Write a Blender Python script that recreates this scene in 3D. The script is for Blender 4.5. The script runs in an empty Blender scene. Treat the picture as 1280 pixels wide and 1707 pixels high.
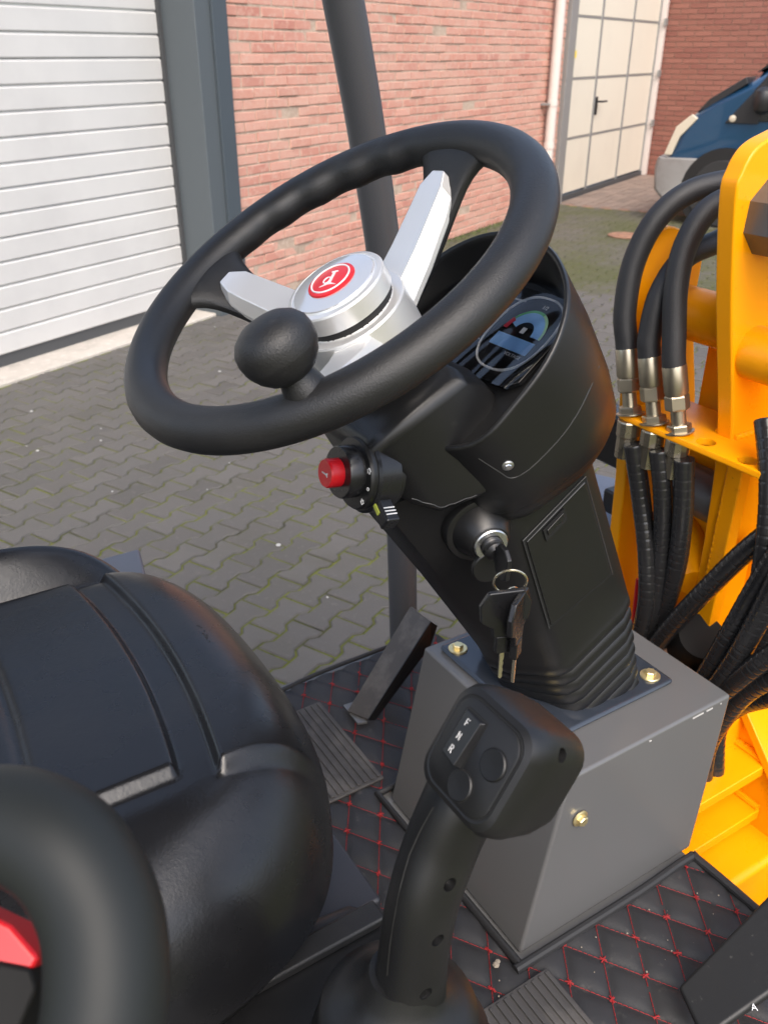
import bpy, math, random
import numpy as np
from mathutils import Vector, Matrix
random.seed(7)
rng = np.random.default_rng(7)
S = bpy.context.scene
COL = S.collection
R = math.radians
V = lambda *a: np.array(a, float)

# ------------------------------------------------------------------ camera, sky, sun, exposure
CAM = V(0, 0, 1.5); PITCH = R(28); AZ = R(58); FPX = 1440.0      # machine axes: x forward, y left, z up
cam_d = bpy.data.cameras.new('camera'); cam = bpy.data.objects.new('camera', cam_d); COL.objects.link(cam)
cam.location = CAM; cam.rotation_euler = (R(90) - PITCH, 0, AZ - R(90))
cam_d.sensor_fit = 'VERTICAL'; cam_d.sensor_height = 36; cam_d.lens = FPX / 1707 * 36
cam_d.clip_start = 0.02; cam_d.clip_end = 1000
cam_d.dof.use_dof = True; cam_d.dof.focus_distance = 0.74; cam_d.dof.aperture_fstop = 15
S.camera = cam
S.render.resolution_x = 767; S.render.resolution_y = 1024

SUN_DIR = Vector((-0.25, -0.62, 0.85)).normalized()               # towards the sun (behind the camera, high)
w = bpy.data.worlds.new('World'); S.world = w; w.use_nodes = True
nt = w.node_tree; bg = nt.nodes['Background']
sky = nt.nodes.new('ShaderNodeTexSky'); sky.sky_type = 'NISHITA'; sky.sun_disc = False
sky.sun_elevation = math.asin(SUN_DIR.z); sky.sun_rotation = math.atan2(SUN_DIR.x, SUN_DIR.y)
sky.air_density = 1.0; sky.dust_density = 4.0; sky.ozone_density = 1.0
hs = nt.nodes.new('ShaderNodeHueSaturation'); hs.inputs['Saturation'].default_value = .85      # milky overcast sky
nt.links.new(sky.outputs[0], hs.inputs['Color']); nt.links.new(hs.outputs[0], bg.inputs[0]); bg.inputs[1].default_value = 0.15
sd = bpy.data.lights.new('sun', 'SUN'); so = bpy.data.objects.new('sun', sd); COL.objects.link(so)
sd.energy = 0.7; sd.angle = R(50); sd.color = (1, .96, .9)
so.rotation_euler = SUN_DIR.to_track_quat('Z', 'Y').to_euler()
S.view_settings.view_transform = 'Standard'; S.view_settings.look = 'None'
S.view_settings.gamma = 1; S.view_settings.exposure = 1.25
S.render.engine = 'CYCLES'

# ------------------------------------------------------------------ measuring helpers (photo pixel + a known plane -> point)
_d = V(math.cos(AZ) * math.cos(PITCH), math.sin(AZ) * math.cos(PITCH), -math.sin(PITCH))
_r = V(math.sin(AZ), -math.cos(AZ), 0); _u = np.cross(_r, _d)
def ray(x, y): return _d + _r * (x - 640) / FPX - _u * (y - 853.5) / FPX
def onZ(x, y, z): v = ray(x, y); return CAM + v * (z - CAM[2]) / v[2]
def onX(x, y, q): v = ray(x, y); return CAM + v * q / v[0]
def onY(x, y, q): v = ray(x, y); return CAM + v * q / v[1]
def atD(x, y, k): v = ray(x, y); return CAM + v * k / np.linalg.norm(v)
def onP(x, y, p, n): v = ray(x, y); return CAM + v * np.dot(np.array(p) - CAM, n) / np.dot(v, n)
def pix(p):
    q = np.array(p) - CAM; k = q @ _d
    return 640 + FPX * (q @ _r) / k, 853.5 - FPX * (q @ _u) / k, k
def nrm(v): v = np.array(v, float); return v / np.linalg.norm(v)

# ------------------------------------------------------------------ mesh builder
class MB:
    def __init__(s): s.v = []; s.f = []
    def add(s, pts): i = len(s.v); s.v += [tuple(map(float, p)) for p in pts]; return i
    def face(s, *idx): s.f.append(tuple(idx))
    def loft(s, rings, cap0=True, cap1=True, closed=True):
        n = len(rings[0]); i0 = s.add([p for r in rings for p in r])
        for k in range(len(rings) - 1):
            for j in range(n if closed else n - 1):
                a = i0 + k * n + j; b = i0 + k * n + (j + 1) % n
                s.f.append((a, b, b + n, a + n))
        if cap0: s.f.append(tuple(i0 + j for j in reversed(range(n))))
        if cap1: s.f.append(tuple(i0 + (len(rings) - 1) * n + j for j in range(n)))
        return s
    def tube(s, path, r, seg=12, caps=True, closed=False, squash=None):
        P = [np.array(p, float) for p in path]; n = len(P)
        rs = r if hasattr(r, '__len__') else [r] * n
        T = []
        for i in range(n):
            if closed: t = P[(i + 1) % n] - P[i - 1]
            else: t = P[min(i + 1, n - 1)] - P[max(i - 1, 0)]
            T.append(nrm(t))
        x = np.cross(T[0], (0, 0, 1.0))
        if np.linalg.norm(x) < .05: x = np.cross(T[0], (1.0, 0, 0))
        x = nrm(x); rings = []
        for i in range(n):
            x = nrm(x - T[i] * (x @ T[i])); y = np.cross(T[i], x)
            rings.append([P[i] + rs[i] * (x * math.cos(2 * math.pi * j / seg) + y * math.sin(2 * math.pi * j / seg)) for j in range(seg)])
        if closed: rings.append(rings[0]); caps = False
        return s.loft(rings, caps, caps)
    def lathe(s, prof, o, ax, seg=32, xref=None):
        o = np.array(o, float); ax = nrm(ax)
        x = np.cross(ax, (0, 0, 1.0)) if xref is None else np.array(xref, float)
        if np.linalg.norm(x) < .05: x = np.cross(ax, (1.0, 0, 0))
        x = nrm(x - ax * (x @ ax)); y = np.cross(ax, x)
        rings = [[o + ax * h + max(r, 1e-5) * (x * math.cos(2 * math.pi * j / seg) + y * math.sin(2 * math.pi * j / seg)) for j in range(seg)] for r, h in prof]
        return s.loft(rings, True, True)
    def prism(s, poly, vec):
        a = [np.array(p, float) for p in poly]; b = [p + np.array(vec, float) for p in a]
        return s.loft([a, b])
    def box(s, c, hx, hy, hz):
        c, hx, hy, hz = (np.array(q, float) for q in (c, hx, hy, hz))
        lo = [c - hx - hy - hz, c + hx - hy - hz, c + hx + hy - hz, c - hx + hy - hz]
        return s.loft([lo, [p + 2 * hz for p in lo]])
    def abox(s, x0, x1, y0, y1, z0, z1):
        return s.box(((x0 + x1) / 2, (y0 + y1) / 2, (z0 + z1) / 2), ((x1 - x0) / 2, 0, 0), (0, (y1 - y0) / 2, 0), (0, 0, (z1 - z0) / 2))
    def mesh(s, name, mat, ang=35):
        import bmesh
        m = bpy.data.meshes.new(name); m.from_pydata(s.v, [], s.f)
        bm = bmesh.new(); bm.from_mesh(m); bmesh.ops.recalc_face_normals(bm, faces=bm.faces); bm.to_mesh(m); bm.free()
        if mat: m.materials.append(mat)
        m.shade_smooth(); m.set_sharp_from_angle(angle=R(ang))
        return m
    def build(s, name, mat, parent=None, bevel=0, ang=35, seg=2, sub=0):
        return link(name, s.mesh(name, mat, ang), parent, bevel, seg, sub)
def link(name, me, parent=None, bevel=0, seg=2, sub=0):
    o = bpy.data.objects.new(name, me); COL.objects.link(o)
    if parent is not None:
        o.parent = parent; o.matrix_parent_inverse = world_of(parent).inverted()
    if bevel:
        b = o.modifiers.new('bevel', 'BEVEL'); b.width = bevel; b.segments = seg; b.limit_method = 'ANGLE'; b.angle_limit = R(40); b.harden_normals = True
    if sub:
        m = o.modifiers.new('sub', 'SUBSURF'); m.levels = sub; m.render_levels = sub
    return o
def world_of(o):
    m = o.matrix_parent_inverse @ o.matrix_basis if o.parent else o.matrix_basis
    return world_of(o.parent) @ m if o.parent else m
def thing(name, label, cat, loc=(0, 0, 0), group=None):
    o = bpy.data.objects.new(name, None); COL.objects.link(o); o.location = loc; o.empty_display_size = .1
    tag(o, label, cat, group); return o
def tag(o, label=None, cat=None, group=None, kind=None):
    if label: o['label'] = label
    if cat: o['category'] = cat
    if group: o['group'] = group
    if kind: o['kind'] = kind
    return o
def text(name, body, size, o, xd, yd, mat, parent, ext=.0003, shear=0):
    cu = bpy.data.curves.new(name, 'FONT'); cu.body = body; cu.size = size; cu.extrude = ext; cu.align_x = 'CENTER'; cu.align_y = 'CENTER'; cu.shear = shear; cu.offset = -size * .012
    t = bpy.data.objects.new(name, cu); COL.objects.link(t)
    me = bpy.data.meshes.new_from_object(t.evaluated_get(bpy.context.evaluated_depsgraph_get())); bpy.data.objects.remove(t)
    xd, yd = nrm(xd), nrm(yd); zd = np.cross(xd, yd)
    M = Matrix(((xd[0], yd[0], zd[0], o[0]), (xd[1], yd[1], zd[1], o[1]), (xd[2], yd[2], zd[2], o[2]), (0, 0, 0, 1)))
    me.transform(M); me.materials.clear(); me.materials.append(mat)
    return link(name, me, parent)
def smooth_path(pts, n=24):
    P = [np.array(p, float) for p in pts]; P = [2 * P[0] - P[1]] + P + [2 * P[-1] - P[-2]]; out = []
    for i in range(1, len(P) - 2):
        for k in range(n):
            t = k / n; a, b, c, d = P[i - 1:i + 3]
            out.append(.5 * (2 * b + (c - a) * t + (2 * a - 5 * b + 4 * c - d) * t * t + (3 * b - a - 3 * c + d) * t ** 3))
    out.append(P[-2]); return out
def hit(px, py, o):                                                # first point of a part's surface met by a sight line
    from mathutils.bvhtree import BVHTree
    me = o.data; t = BVHTree.FromPolygons([v.co[:] for v in me.vertices], [p.vertices[:] for p in me.polygons])
    l, n, i, d = t.ray_cast(Vector(CAM), Vector(nrm(ray(px, py))))
    if l is None: return None, None
    n = np.array(n); n = n if n @ ray(px, py) < 0 else -n
    return np.array(l), n
def cut(o, cutters):                                               # drill real holes, keep only the result
    cs = []
    for c in cutters:
        me = c.mesh('drill', None); q = bpy.data.objects.new('drill', me); COL.objects.link(q); cs.append(q)
        m = o.modifiers.new('b', 'BOOLEAN'); m.object = q; m.operation = 'DIFFERENCE'; m.solver = 'EXACT'
    bpy.context.view_layer.update()
    me = bpy.data.meshes.new_from_object(o.evaluated_get(bpy.context.evaluated_depsgraph_get()))
    o.modifiers.clear(); o.data = me; me.shade_smooth(); me.set_sharp_from_angle(angle=R(25))
    for q in cs: bpy.data.objects.remove(q)
def sst(a, b, x): t = np.clip((x - a) / (b - a), 0, 1); return t * t * (3 - 2 * t)

# ------------------------------------------------------------------ materials
def mat(name, col, rough=.5, metal=0., bump=None, var=None, rvar=0., spec=.5, coat=0., rnd=None, pos=False, bump2=None, dust=None):
    m = bpy.data.materials.new(name); m.use_nodes = True; t = m.node_tree; N = t.nodes; K = t.links
    b = N['Principled BSDF']; b.inputs['Base Color'].default_value = (*col, 1); b.inputs['Roughness'].default_value = rough
    b.inputs['Metallic'].default_value = metal; b.inputs['Specular IOR Level'].default_value = spec; b.inputs['Coat Weight'].default_value = coat
    tc = N.new('ShaderNodeTexCoord'); vec = tc.outputs['Object']
    if pos: g = N.new('ShaderNodeNewGeometry'); vec = g.outputs['Position']
    def noise(sc, det=4, dim=.6):
        n = N.new('ShaderNodeTexNoise'); n.inputs['Scale'].default_value = sc; n.inputs['Detail'].default_value = det; n.inputs['Roughness'].default_value = dim; K.new(vec, n.inputs['Vector']); return n.outputs['Fac']
    def ramp(f, a, c):
        r = N.new('ShaderNodeMapRange'); r.inputs[1].default_value = a; r.inputs[2].default_value = c; K.new(f, r.inputs[0]); return r.outputs[0]
    def mix(f, a, c):
        x = N.new('ShaderNodeMix'); x.data_type = 'RGBA'
        if isinstance(f, float): x.inputs[0].default_value = f
        else: K.new(f, x.inputs[0])
        for i, q in ((6, a), (7, c)):
            if isinstance(q, tuple): x.inputs[i].default_value = (*q, 1)
            else: K.new(q, x.inputs[i])
        return x.outputs[2]
    cur = col
    if rnd:                                     # per-piece tone: several colours picked by a random number
        oi = N.new('ShaderNodeObjectInfo'); ge = N.new('ShaderNodeNewGeometry')
        ad = N.new('ShaderNodeMath'); ad.operation = 'ADD'; K.new(oi.outputs['Random'], ad.inputs[0]); K.new(ge.outputs['Random Per Island'], ad.inputs[1])
        fr = N.new('ShaderNodeMath'); fr.operation = 'FRACT'; K.new(ad.outputs[0], fr.inputs[0])
        cr = N.new('ShaderNodeValToRGB'); cr.color_ramp.elements[0].color = (*rnd[0], 1); cr.color_ramp.elements[1].color = (*rnd[-1], 1)
        for i, c in enumerate(rnd[1:-1]):
            e = cr.color_ramp.elements.new((i + 1) / (len(rnd) - 1)); e.color = (*c, 1)
        K.new(fr.outputs[0], cr.inputs[0]); cur = cr.outputs[0]
    for vv in (var or []):                      # (scale, low, high, colour): patches of another colour
        cur = mix(ramp(noise(vv[0], 6), vv[1], vv[2]), cur, vv[3])
    if var or rnd: K.new(cur, b.inputs['Base Color'])
    if rvar:
        r = N.new('ShaderNodeMapRange'); r.inputs[1].default_value = .3; r.inputs[2].default_value = .7
        r.inputs[3].default_value = rough - rvar; r.inputs[4].default_value = rough + rvar
        K.new(noise(9, 5), r.inputs[0]); K.new(r.outputs[0], b.inputs['Roughness'])
    last = None
    for bb in (bump, bump2):
        if not bb: continue
        bn = N.new('ShaderNodeBump'); bn.inputs['Strength'].default_value = bb[1]; bn.inputs['Distance'].default_value = bb[2]
        if len(bb) > 3 and bb[3] == 'vor':
            vo = N.new('ShaderNodeTexVoronoi'); vo.inputs['Scale'].default_value = bb[0]; K.new(vec, vo.inputs['Vector']); K.new(vo.outputs['Distance'], bn.inputs['Height'])
        else: K.new(noise(bb[0], 3), bn.inputs['Height'])
        if last: K.new(last, bn.inputs['Normal'])
        last = bn.outputs[0]
    if last: K.new(last, b.inputs['Normal'])
    return m
DUST = (.07, .065, .06)
M = {}
M['plastic'] = mat('black plastic', (.0088, .0088, .0092), .34, bump=(1400, .25, .0004), rvar=.06, var=[(14, .5, .8, (.010, .0098, .0096)), (60, .66, .8, (.02, .0195, .019))])
M['plastic_gloss'] = mat('smooth black plastic', (.010, .010, .011), .28, rvar=.05)
M['rubber'] = mat('wheel rubber', (.0125, .0125, .013), .43, bump=(850, .55, .0006), rvar=.06, var=[(18, .45, .85, (.019, .0185, .018)), (90, .62, .76, (.026, .025, .024))])
M['lever'] = mat('lever plastic', (.0070, .0070, .0074), .40, bump=(1600, .3, .0003), rvar=.05, var=[(20, .5, .8, (.0125, .0125, .012))])
M['vinyl'] = mat('seat vinyl', (.0085, .0085, .0093), .27, bump=(420, .24, .0006), rvar=.06, bump2=(30, .15, .003), var=[(9, .5, .85, (.014, .014, .015))])
M['hipvinyl'] = mat('hip guard coating', (.014, .016, .016), .52, rvar=.03, spec=.28)
M['groove'] = mat('groove shade', (.006, .006, .006), .6)
M['alu'] = mat('satin aluminium', (.80, .79, .77), .33, .6, bump=(300, .05, .0002), rvar=.05)
M['alu_paint'] = mat('satin silver paint', (.62, .63, .66), .38, .55)
M['capclear'] = mat('silver cap face', (.66, .66, .66), .12, .5, coat=.6)
M['red'] = mat('emblem red', (.62, .02, .025), .3)
M['scuff'] = mat('pale scuff', (.10, .10, .10), .6)
M['buckle'] = mat('matt buckle plastic', (.007, .007, .007), .65, spec=.2)
M['edge_highlight'] = mat('painted edge highlight', (.035, .035, .035), .42)  # paler than the plastic: highlight painted along panel gaps
M['redbtn'] = mat('red button', (.5, .006, .012), .35)
M['white'] = mat('white print', (.8, .8, .8), .5)
M['gprint'] = mat('pale print', (.55, .55, .55), .5)
M['lime'] = mat('lime insert', (.32, .36, .05), .4)
M['greypaint'] = mat('grey machine paint', (.130, .129, .129), .24, .15, rvar=.012)
M['bluepaint'] = mat('dark gloss plate paint', (.035, .042, .055), .18, .2, coat=.4)
M['deck'] = mat('deck paint', (.026, .026, .031), .42, bump=(900, .1, .0003), rvar=.05)
M['postpaint'] = mat('post paint', (.072, .072, .078), .45, bump=(700, .35, .0005), rvar=.05)
M['fender'] = mat('blue grey fender paint', (.1, .115, .15), .4, .2, rvar=.05)
M['yellow'] = mat('yellow machine paint', (.90, .345, .0015), .32, 0, bump=(220, .12, .0006), bump2=(25, .1, .002), rvar=.08, var=[(5, .5, .8, (.84, .29, .0015)), (40, .66, .78, (.70, .23, .003)), (130, .7, .78, (.25, .10, .012))], spec=.35)
M['zinc'] = mat('zinc plate', (.42, .37, .28), .3, .9, rvar=.1)
M['gold'] = mat('yellow zinc', (.82, .68, .36), .3, .85, rvar=.1)
M['steel'] = mat('steel', (.6, .6, .6), .25, .95, rvar=.08)
M['keyblade'] = mat('key blade', (.74, .66, .50), .25, .95)
M['hose'] = mat('woven hose sleeve', (.017, .017, .019), .5, bump=(1000, .5, .0005, 'vor'), rvar=.05)
M['guard'] = mat('spiral hose guard', (.018, .018, .019), .17, rvar=.06)
M['darkmetal'] = mat('dark worn metal', (.085, .074, .064), .4, .4, var=[(30, .5, .75, (.15, .13, .11))], rvar=.1, bump=(80, .2, .0008))
M['pinmetal'] = mat('phosphate pin', (.13, .125, .125), .42, .6, var=[(25, .5, .7, (.16, .155, .15))], rvar=.1)
M['matleather'] = mat('quilted mat leather', (.018, .018, .020), .62, bump=(260, .3, .0008), rvar=.06, var=[(8, .5, .75, (.027, .026, .025)), (45, .62, .74, (.055, .051, .046)), (3, .6, .7, (.032, .029, .026))])
M['sandgrit'] = mat('sand grit', (.26, .22, .17), .9)
M['matedge'] = mat('mat binding', (.016, .016, .017), .6, bump=(500, .3, .0006))
M['thread'] = mat('red thread', (.27, .009, .011), .75)
M['heel'] = mat('heel pad rubber', (.045, .042, .041), .65, bump=(700, .4, .0006), var=[(14, .45, .75, (.12, .11, .10))])
M['pedal'] = mat('pedal rubber', (.013, .013, .013), .5, bump=(45, .3, .002), var=[(30, .58, .72, (.035, .033, .03)), (90, .64, .75, (.07, .066, .06))])
M['amber'] = mat('lamp red', (.5, .02, .02), .25)
M['lcd'] = mat('gauge blue', (.24, .46, .8), .35)
M['lgreen'] = mat('gauge green', (.10, .42, .16), .35); M['lgreen2'] = mat('gauge pale green', (.38, .62, .4), .35); M['lred'] = mat('gauge red', (.6, .04, .07), .35)
M['panelblk'] = mat('gauge black', (.01, .01, .011), .25)
# building
M['brick'] = mat('brick', (.4, .15, .11), .85, bump=(120, .5, .004), rnd=[(.49, .22, .165), (.55, .27, .205), (.44, .185, .14), (.58, .31, .24), (.51, .235, .175), (.54, .28, .21)], pos=True,
    var=[(3, .42, .72, (.56, .33, .255)), (26, .5, .72, (.56, .355, .28)), (70, .62, .72, (.38, .165, .125))])
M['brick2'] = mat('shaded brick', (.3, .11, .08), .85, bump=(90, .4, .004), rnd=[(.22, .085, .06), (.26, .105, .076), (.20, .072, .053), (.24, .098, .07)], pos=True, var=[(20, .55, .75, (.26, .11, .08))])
M['mortar'] = mat('mortar', (.44, .335, .26), .95, bump=(150, .6, .004), pos=True, var=[(6, .45, .7, (.34, .25, .19)), (40, .5, .7, (.52, .42, .33))])
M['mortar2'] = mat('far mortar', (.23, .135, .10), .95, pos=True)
M['slat'] = mat('silver door panel', (.60, .59, .57), .5, .1, bump=(260, .12, .0008), rvar=.05, pos=True, var=[(2.5, .45, .8, (.53, .52, .505)), (.8, .5, .7, (.55, .545, .53))])
M['seal'] = mat('door seal', (.06, .062, .065), .6)
M['steelgrey'] = mat('anthracite steel', (.085, .10, .11), .5, .1, bump=(200, .1, .0006), rvar=.04)
M['steelgrey2'] = mat('anthracite shadow side', (.062, .078, .092), .5, .1, rvar=.04)  # darker post colour, the shadow side put into the paint
M['doorwhite'] = mat('cream white door panel', (.68, .63, .52), .5, pos=True, var=[(2, .5, .8, (.64, .59, .49))], bump=(90, .1, .002))
M['doorrail'] = mat('grey door rail', (.28, .28, .27), .5, .3)
M['pipe'] = mat('downpipe', (.62, .55, .5), .45)
M['concrete'] = mat('sill concrete', (.46, .42, .37), .9, bump=(60, .5, .004), pos=True, var=[(5, .45, .7, (.36, .33, .29)), (30, .55, .7, (.55, .5, .45))])
M['paver'] = mat('concrete paver', (.13, .118, .108), .85, bump=(240, .5, .0025), rnd=[(.074, .069, .063), (.097, .09, .082), (.08, .075, .069), (.102, .095, .087), (.085, .078, .071), (.09, .085, .079)], pos=True,
    var=[(2.2, .5, .75, (.076, .071, .057)), (35, .58, .75, (.112, .103, .093)), (160, .64, .74, (.16, .15, .135))])
M['paverfar'] = mat('mossy paver', (.13, .12, .10), .85, bump=(200, .5, .003), rnd=[(.08, .073, .063), (.10, .09, .077), (.088, .08, .069)], pos=True,
    var=[(1.1, .36, .6, (.062, .066, .024)), (9, .5, .72, (.072, .072, .032)), (35, .6, .75, (.17, .158, .14))])
M['joint'] = mat('mossy joint', (.035, .032, .024), .95, bump=(300, .8, .004), pos=True, var=[(4.5, .32, .55, (.105, .118, .013)), (40, .54, .72, (.045, .05, .014))])
M['clinker'] = mat('apron brick', (.19, .14, .115), .85, rnd=[(.18, .135, .11), (.22, .165, .135), (.16, .12, .1)], pos=True, bump=(120, .4, .003))
M['soil'] = mat('yard ground', (.12, .11, .095), .95, pos=True, bump=(30, .6, .01), var=[(1.5, .45, .7, (.09, .095, .05))])
M['carblue'] = mat('blue car paint', (.008, .055, .125), .25, .35, coat=.8)
M['carbumper'] = mat('grey bumper plastic', (.24, .235, .225), .6, bump=(200, .15, .001), var=[(6, .5, .7, (.2, .19, .18))])
M['carblack'] = mat('black car trim', (.018, .018, .019), .4)
M['glass'] = mat('dark glass', (.012, .014, .016), .08, spec=.8)
M['lamp'] = mat('lamp cover', (.55, .49, .38), .25, coat=.5)
M['tyre'] = mat('tyre', (.02, .02, .02), .8, bump=(120, .4, .003))
M['rust'] = mat('rusty iron', (.28, .15, .095), .8, .1, bump=(100, .5, .003), var=[(25, .45, .65, (.17, .10, .07))])
M['stickb'] = mat('sticker blue', (.05, .12, .45), .5); M['sticky'] = mat('sticker yellow', (.8, .6, .05), .5)
M['creampanel'] = mat('cream panel', (.68, .6, .46), .6, pos=True)
M['speck'] = mat('white droppings', (.42, .41, .39), .8)
fm = bpy.data.materials.new('clear film'); fm.use_nodes = True
_t = fm.node_tree; _o = _t.nodes['Material Output']; _tr = _t.nodes.new('ShaderNodeBsdfTransparent'); _gl = _t.nodes.new('ShaderNodeBsdfGlossy'); _gl.inputs['Roughness'].default_value = .06
_mx = _t.nodes.new('ShaderNodeMixShader'); _fr = _t.nodes.new('ShaderNodeFresnel'); _fr.inputs[0].default_value = 1.62
_t.links.new(_fr.outputs[0], _mx.inputs[0]); _t.links.new(_tr.outputs[0], _mx.inputs[1]); _t.links.new(_gl.outputs[0], _mx.inputs[2]); _t.links.new(_mx.outputs[0], _o.inputs[0]); M['film'] = fm

# ================================================================== THE SETTING
W = R(25.6); wd = V(math.cos(W), math.sin(W), 0); wn = V(-math.sin(W), math.cos(W), 0); ez = V(0, 0, 1)
def WF(s, d, z): return wd * s + wn * d + ez * z
def wbox(mb, s0, s1, d0, d1, z0, z1): return mb.box(WF((s0 + s1) / 2, (d0 + d1) / 2, (z0 + z1) / 2), wd * (s1 - s0) / 2, wn * (d1 - d0) / 2, ez * (z1 - z0) / 2)
DW = 3.84                                                           # brick face distance
tag(wbox(MB(), -150, 150, -150, 150, -.35, -.06).build('ground', M['soil']), kind='structure')
yard = tag(wbox(MB(), -6, 9.62, -6, 4.4, -.055, -.006).build('paved_yard', M['joint']), kind='structure')

# double-T pavers
PL_, PW, PD, GAP = .166, .100, .0095, .0076
def paver_outline(inset):
    d = PD; hw = PW / 2 - inset - GAP / 2; e = PL_ / 2 - inset - GAP / 2; k = inset * .4
    top = [(-e, hw + d), (-.052 - k, hw + d), (-.031 - k, hw - d), (.031 + k, hw - d), (.052 + k, hw + d), (e, hw + d)]
    return top + [(-x, -y) for x, y in top]
def paver_mesh(o, mb, dz=0, tx=0, ty=0):
    o = np.array(o)
    def P(x, y, z): return o + wd * x + wn * y + ez * (z + dz + tx * x + ty * y)
    mb.loft([[P(x, y, -.04) for x, y in paver_outline(0)], [P(x, y, -.004) for x, y in paver_outline(0)],
             [P(x, y, 0) for x, y in paver_outline(.004)]], cap0=False)
cells = []
for j in range(-10, 40):
    d0 = .02 + j * PW
    if d0 > 3.84: continue
    for i in range(-6, 58):
        s0 = i * PL_ + (PL_ / 2 if j % 2 else 0)
        if s0 > 9.55: continue
        px, py, k = pix(WF(s0, d0, 0))
        vis = k > .3 and -40 < px < 1320 and 300 < py < 1200 and not (px < 560 and py > 960) and not (px > 770 and py > 720) and not (px > 600 and 430 < py < 800 and px < 1000)
        cells.append((vis, k, s0, d0))
cells.sort(key=lambda c: (not c[0], c[1]))
pmb = MB(); paver_mesh((0, 0, 0), pmb); pm = pmb.mesh('paver', M['paver']); far = MB(); farm = MB()
for n, (vis, k, s0, d0) in enumerate(cells):
    if n < 300 and vis:
        o = bpy.data.objects.new('paver', pm); COL.objects.link(o); o.parent = yard
        o.location = WF(s0 + random.gauss(0, .0008), d0 + random.gauss(0, .0008), random.uniform(-.003, .001)); o.rotation_euler = (random.gauss(0, .010), random.gauss(0, .010), random.gauss(0, .008))
    else:
        paver_mesh(WF(s0, d0, 0), farm if s0 > 5.9 else far, random.uniform(-.002, .001), random.gauss(0, .006), random.gauss(0, .006))
tag(far.build('paver_field', M['paver'], yard), kind='stuff')
tag(farm.build('mossy_paver_field', M['paverfar'], yard), kind='stuff')
tag(wbox(MB(), 9.625, 13.5, -4, 3.83, -.055, -.004).build('brick_apron', M['mortar2']), kind='structure')
apron = bpy.data.objects['brick_apron']; mb = MB()
for j in range(-14, 37):
    for i in range(0, 15):
        s0 = 9.63 + i * .21 + (.105 if j % 2 else 0); d0 = j * .104
        if s0 > 12.6: continue
        dz = random.uniform(-.003, .002); wbox(mb, s0, s0 + .203, d0, d0 + .097, -.04, dz)
tag(mb.build('apron_brick_field', M['clinker'], apron), kind='stuff')
mb = MB()
for i in range(45):                                               # bird droppings and pale grit
    s0, d0 = random.uniform(1, 6), random.uniform(.6, 3.8); r = random.uniform(.003, .009)
    mb.lathe([(r, .0), (r * .9, .0022), (r * .3, .003)], WF(s0, d0, .0005), (random.gauss(0, .03), 0, 1), 7)
tag(mb.build('pale_grit', M['speck']), 'white droppings and grit scattered over the grey pavers', 'grit', kind='stuff')
# small green tufts along the foot of the brick wall and in joints
mb = MB()
for i in range(900):
    s0 = random.uniform(4.3, 9.3); d0 = 3.82 - abs(random.gauss(0, .05)); h = random.uniform(.01, .05); a = random.uniform(0, 6.28); q = V(math.cos(a), math.sin(a), 0)
    b0 = WF(s0, d0, 0); i0 = mb.add([b0 - q * .003, b0 + q * .003, b0 + ez * h + np.cross(q, ez) * random.gauss(0, .02)]); mb.face(i0, i0 + 1, i0 + 2)
M['grass'] = mat('weed green', (.09, .12, .025), .8)
tag(mb.build('weeds', M['grass']), 'thin green weeds along the foot of the brick wall', 'weeds', kind='stuff')

# concrete sill in front of the silver door
tag(wbox(MB(), -.5, 4.25, 3.88, 4.4, -.05, .012).build('door_sill', M['concrete'], bevel=.008), kind='structure')

# brick wall
bw = wbox(MB(), 4.34, 9.52, DW + .005, DW + .3, -.05, 3.2).build('brick_wall', M['mortar'])
tag(bw, 'salmon red brick wall with worn mortar between silver door and white door', 'brick wall')
BL, BH, GP = .221, .0625, .011
def brick_mb(mb, o, L, jx=0):
    e = .003
    def ring(i, d): return [o + wd * x + wn * d + ez * z for x, z in ((i, i), (L - i, i), (L - i, BH - GP - i), (i, BH - GP - i))]
    o = np.array(o, float)
    mb.loft([ring(0, .03), ring(0, e), ring(e, 0)], cap0=False)
bl = []
for k in range(51):
    z0 = .004 + k * BH; off = -.11 if k % 2 else 0
    for i in range(25):
        s0 = 4.345 + off + i * BL; s1 = s0 + BL - GP
        if s0 < 4.345: s0 = 4.345
        if s1 > 9.515: s1 = 9.515
        if s1 - s0 < .03: continue
        px, py, kk = pix(WF((s0 + s1) / 2, DW, z0 + .03)); full = abs(s1 - s0 - (BL - GP)) < 1e-6
        bl.append((not (full and 340 < px < 915 and 2 < py < 620), kk, s0, s1, z0))
bl.sort(key=lambda c: (c[0], c[1]))
bmesh_ = []
t = MB(); brick_mb(t, (0, 0, 0), BL - GP); bme = t.mesh('brick', M['brick']); rest = MB()
for n, (nv, kk, s0, s1, z0) in enumerate(bl):
    jd = random.gauss(0, .0022)
    if n < 300 and not nv:
        o = bpy.data.objects.new('brick', bme); COL.objects.link(o); o.parent = bw; o.location = WF(s0, DW + jd, z0 + random.gauss(0, .0012)); o.rotation_euler = (random.gauss(0, .012), random.gauss(0, .008), random.gauss(0, .012))
    else: brick_mb(rest, WF(s0, DW + jd, z0), s1 - s0)
tag(rest.build('brick_field', M['brick'], bw), kind='stuff')
tag(wbox(MB(), 5.13, 5.3, DW - .005, DW + .02, .565, .605).build('red_plate', M['redbtn']), 'small bright red plate fixed on the brick wall', 'plate')

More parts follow.
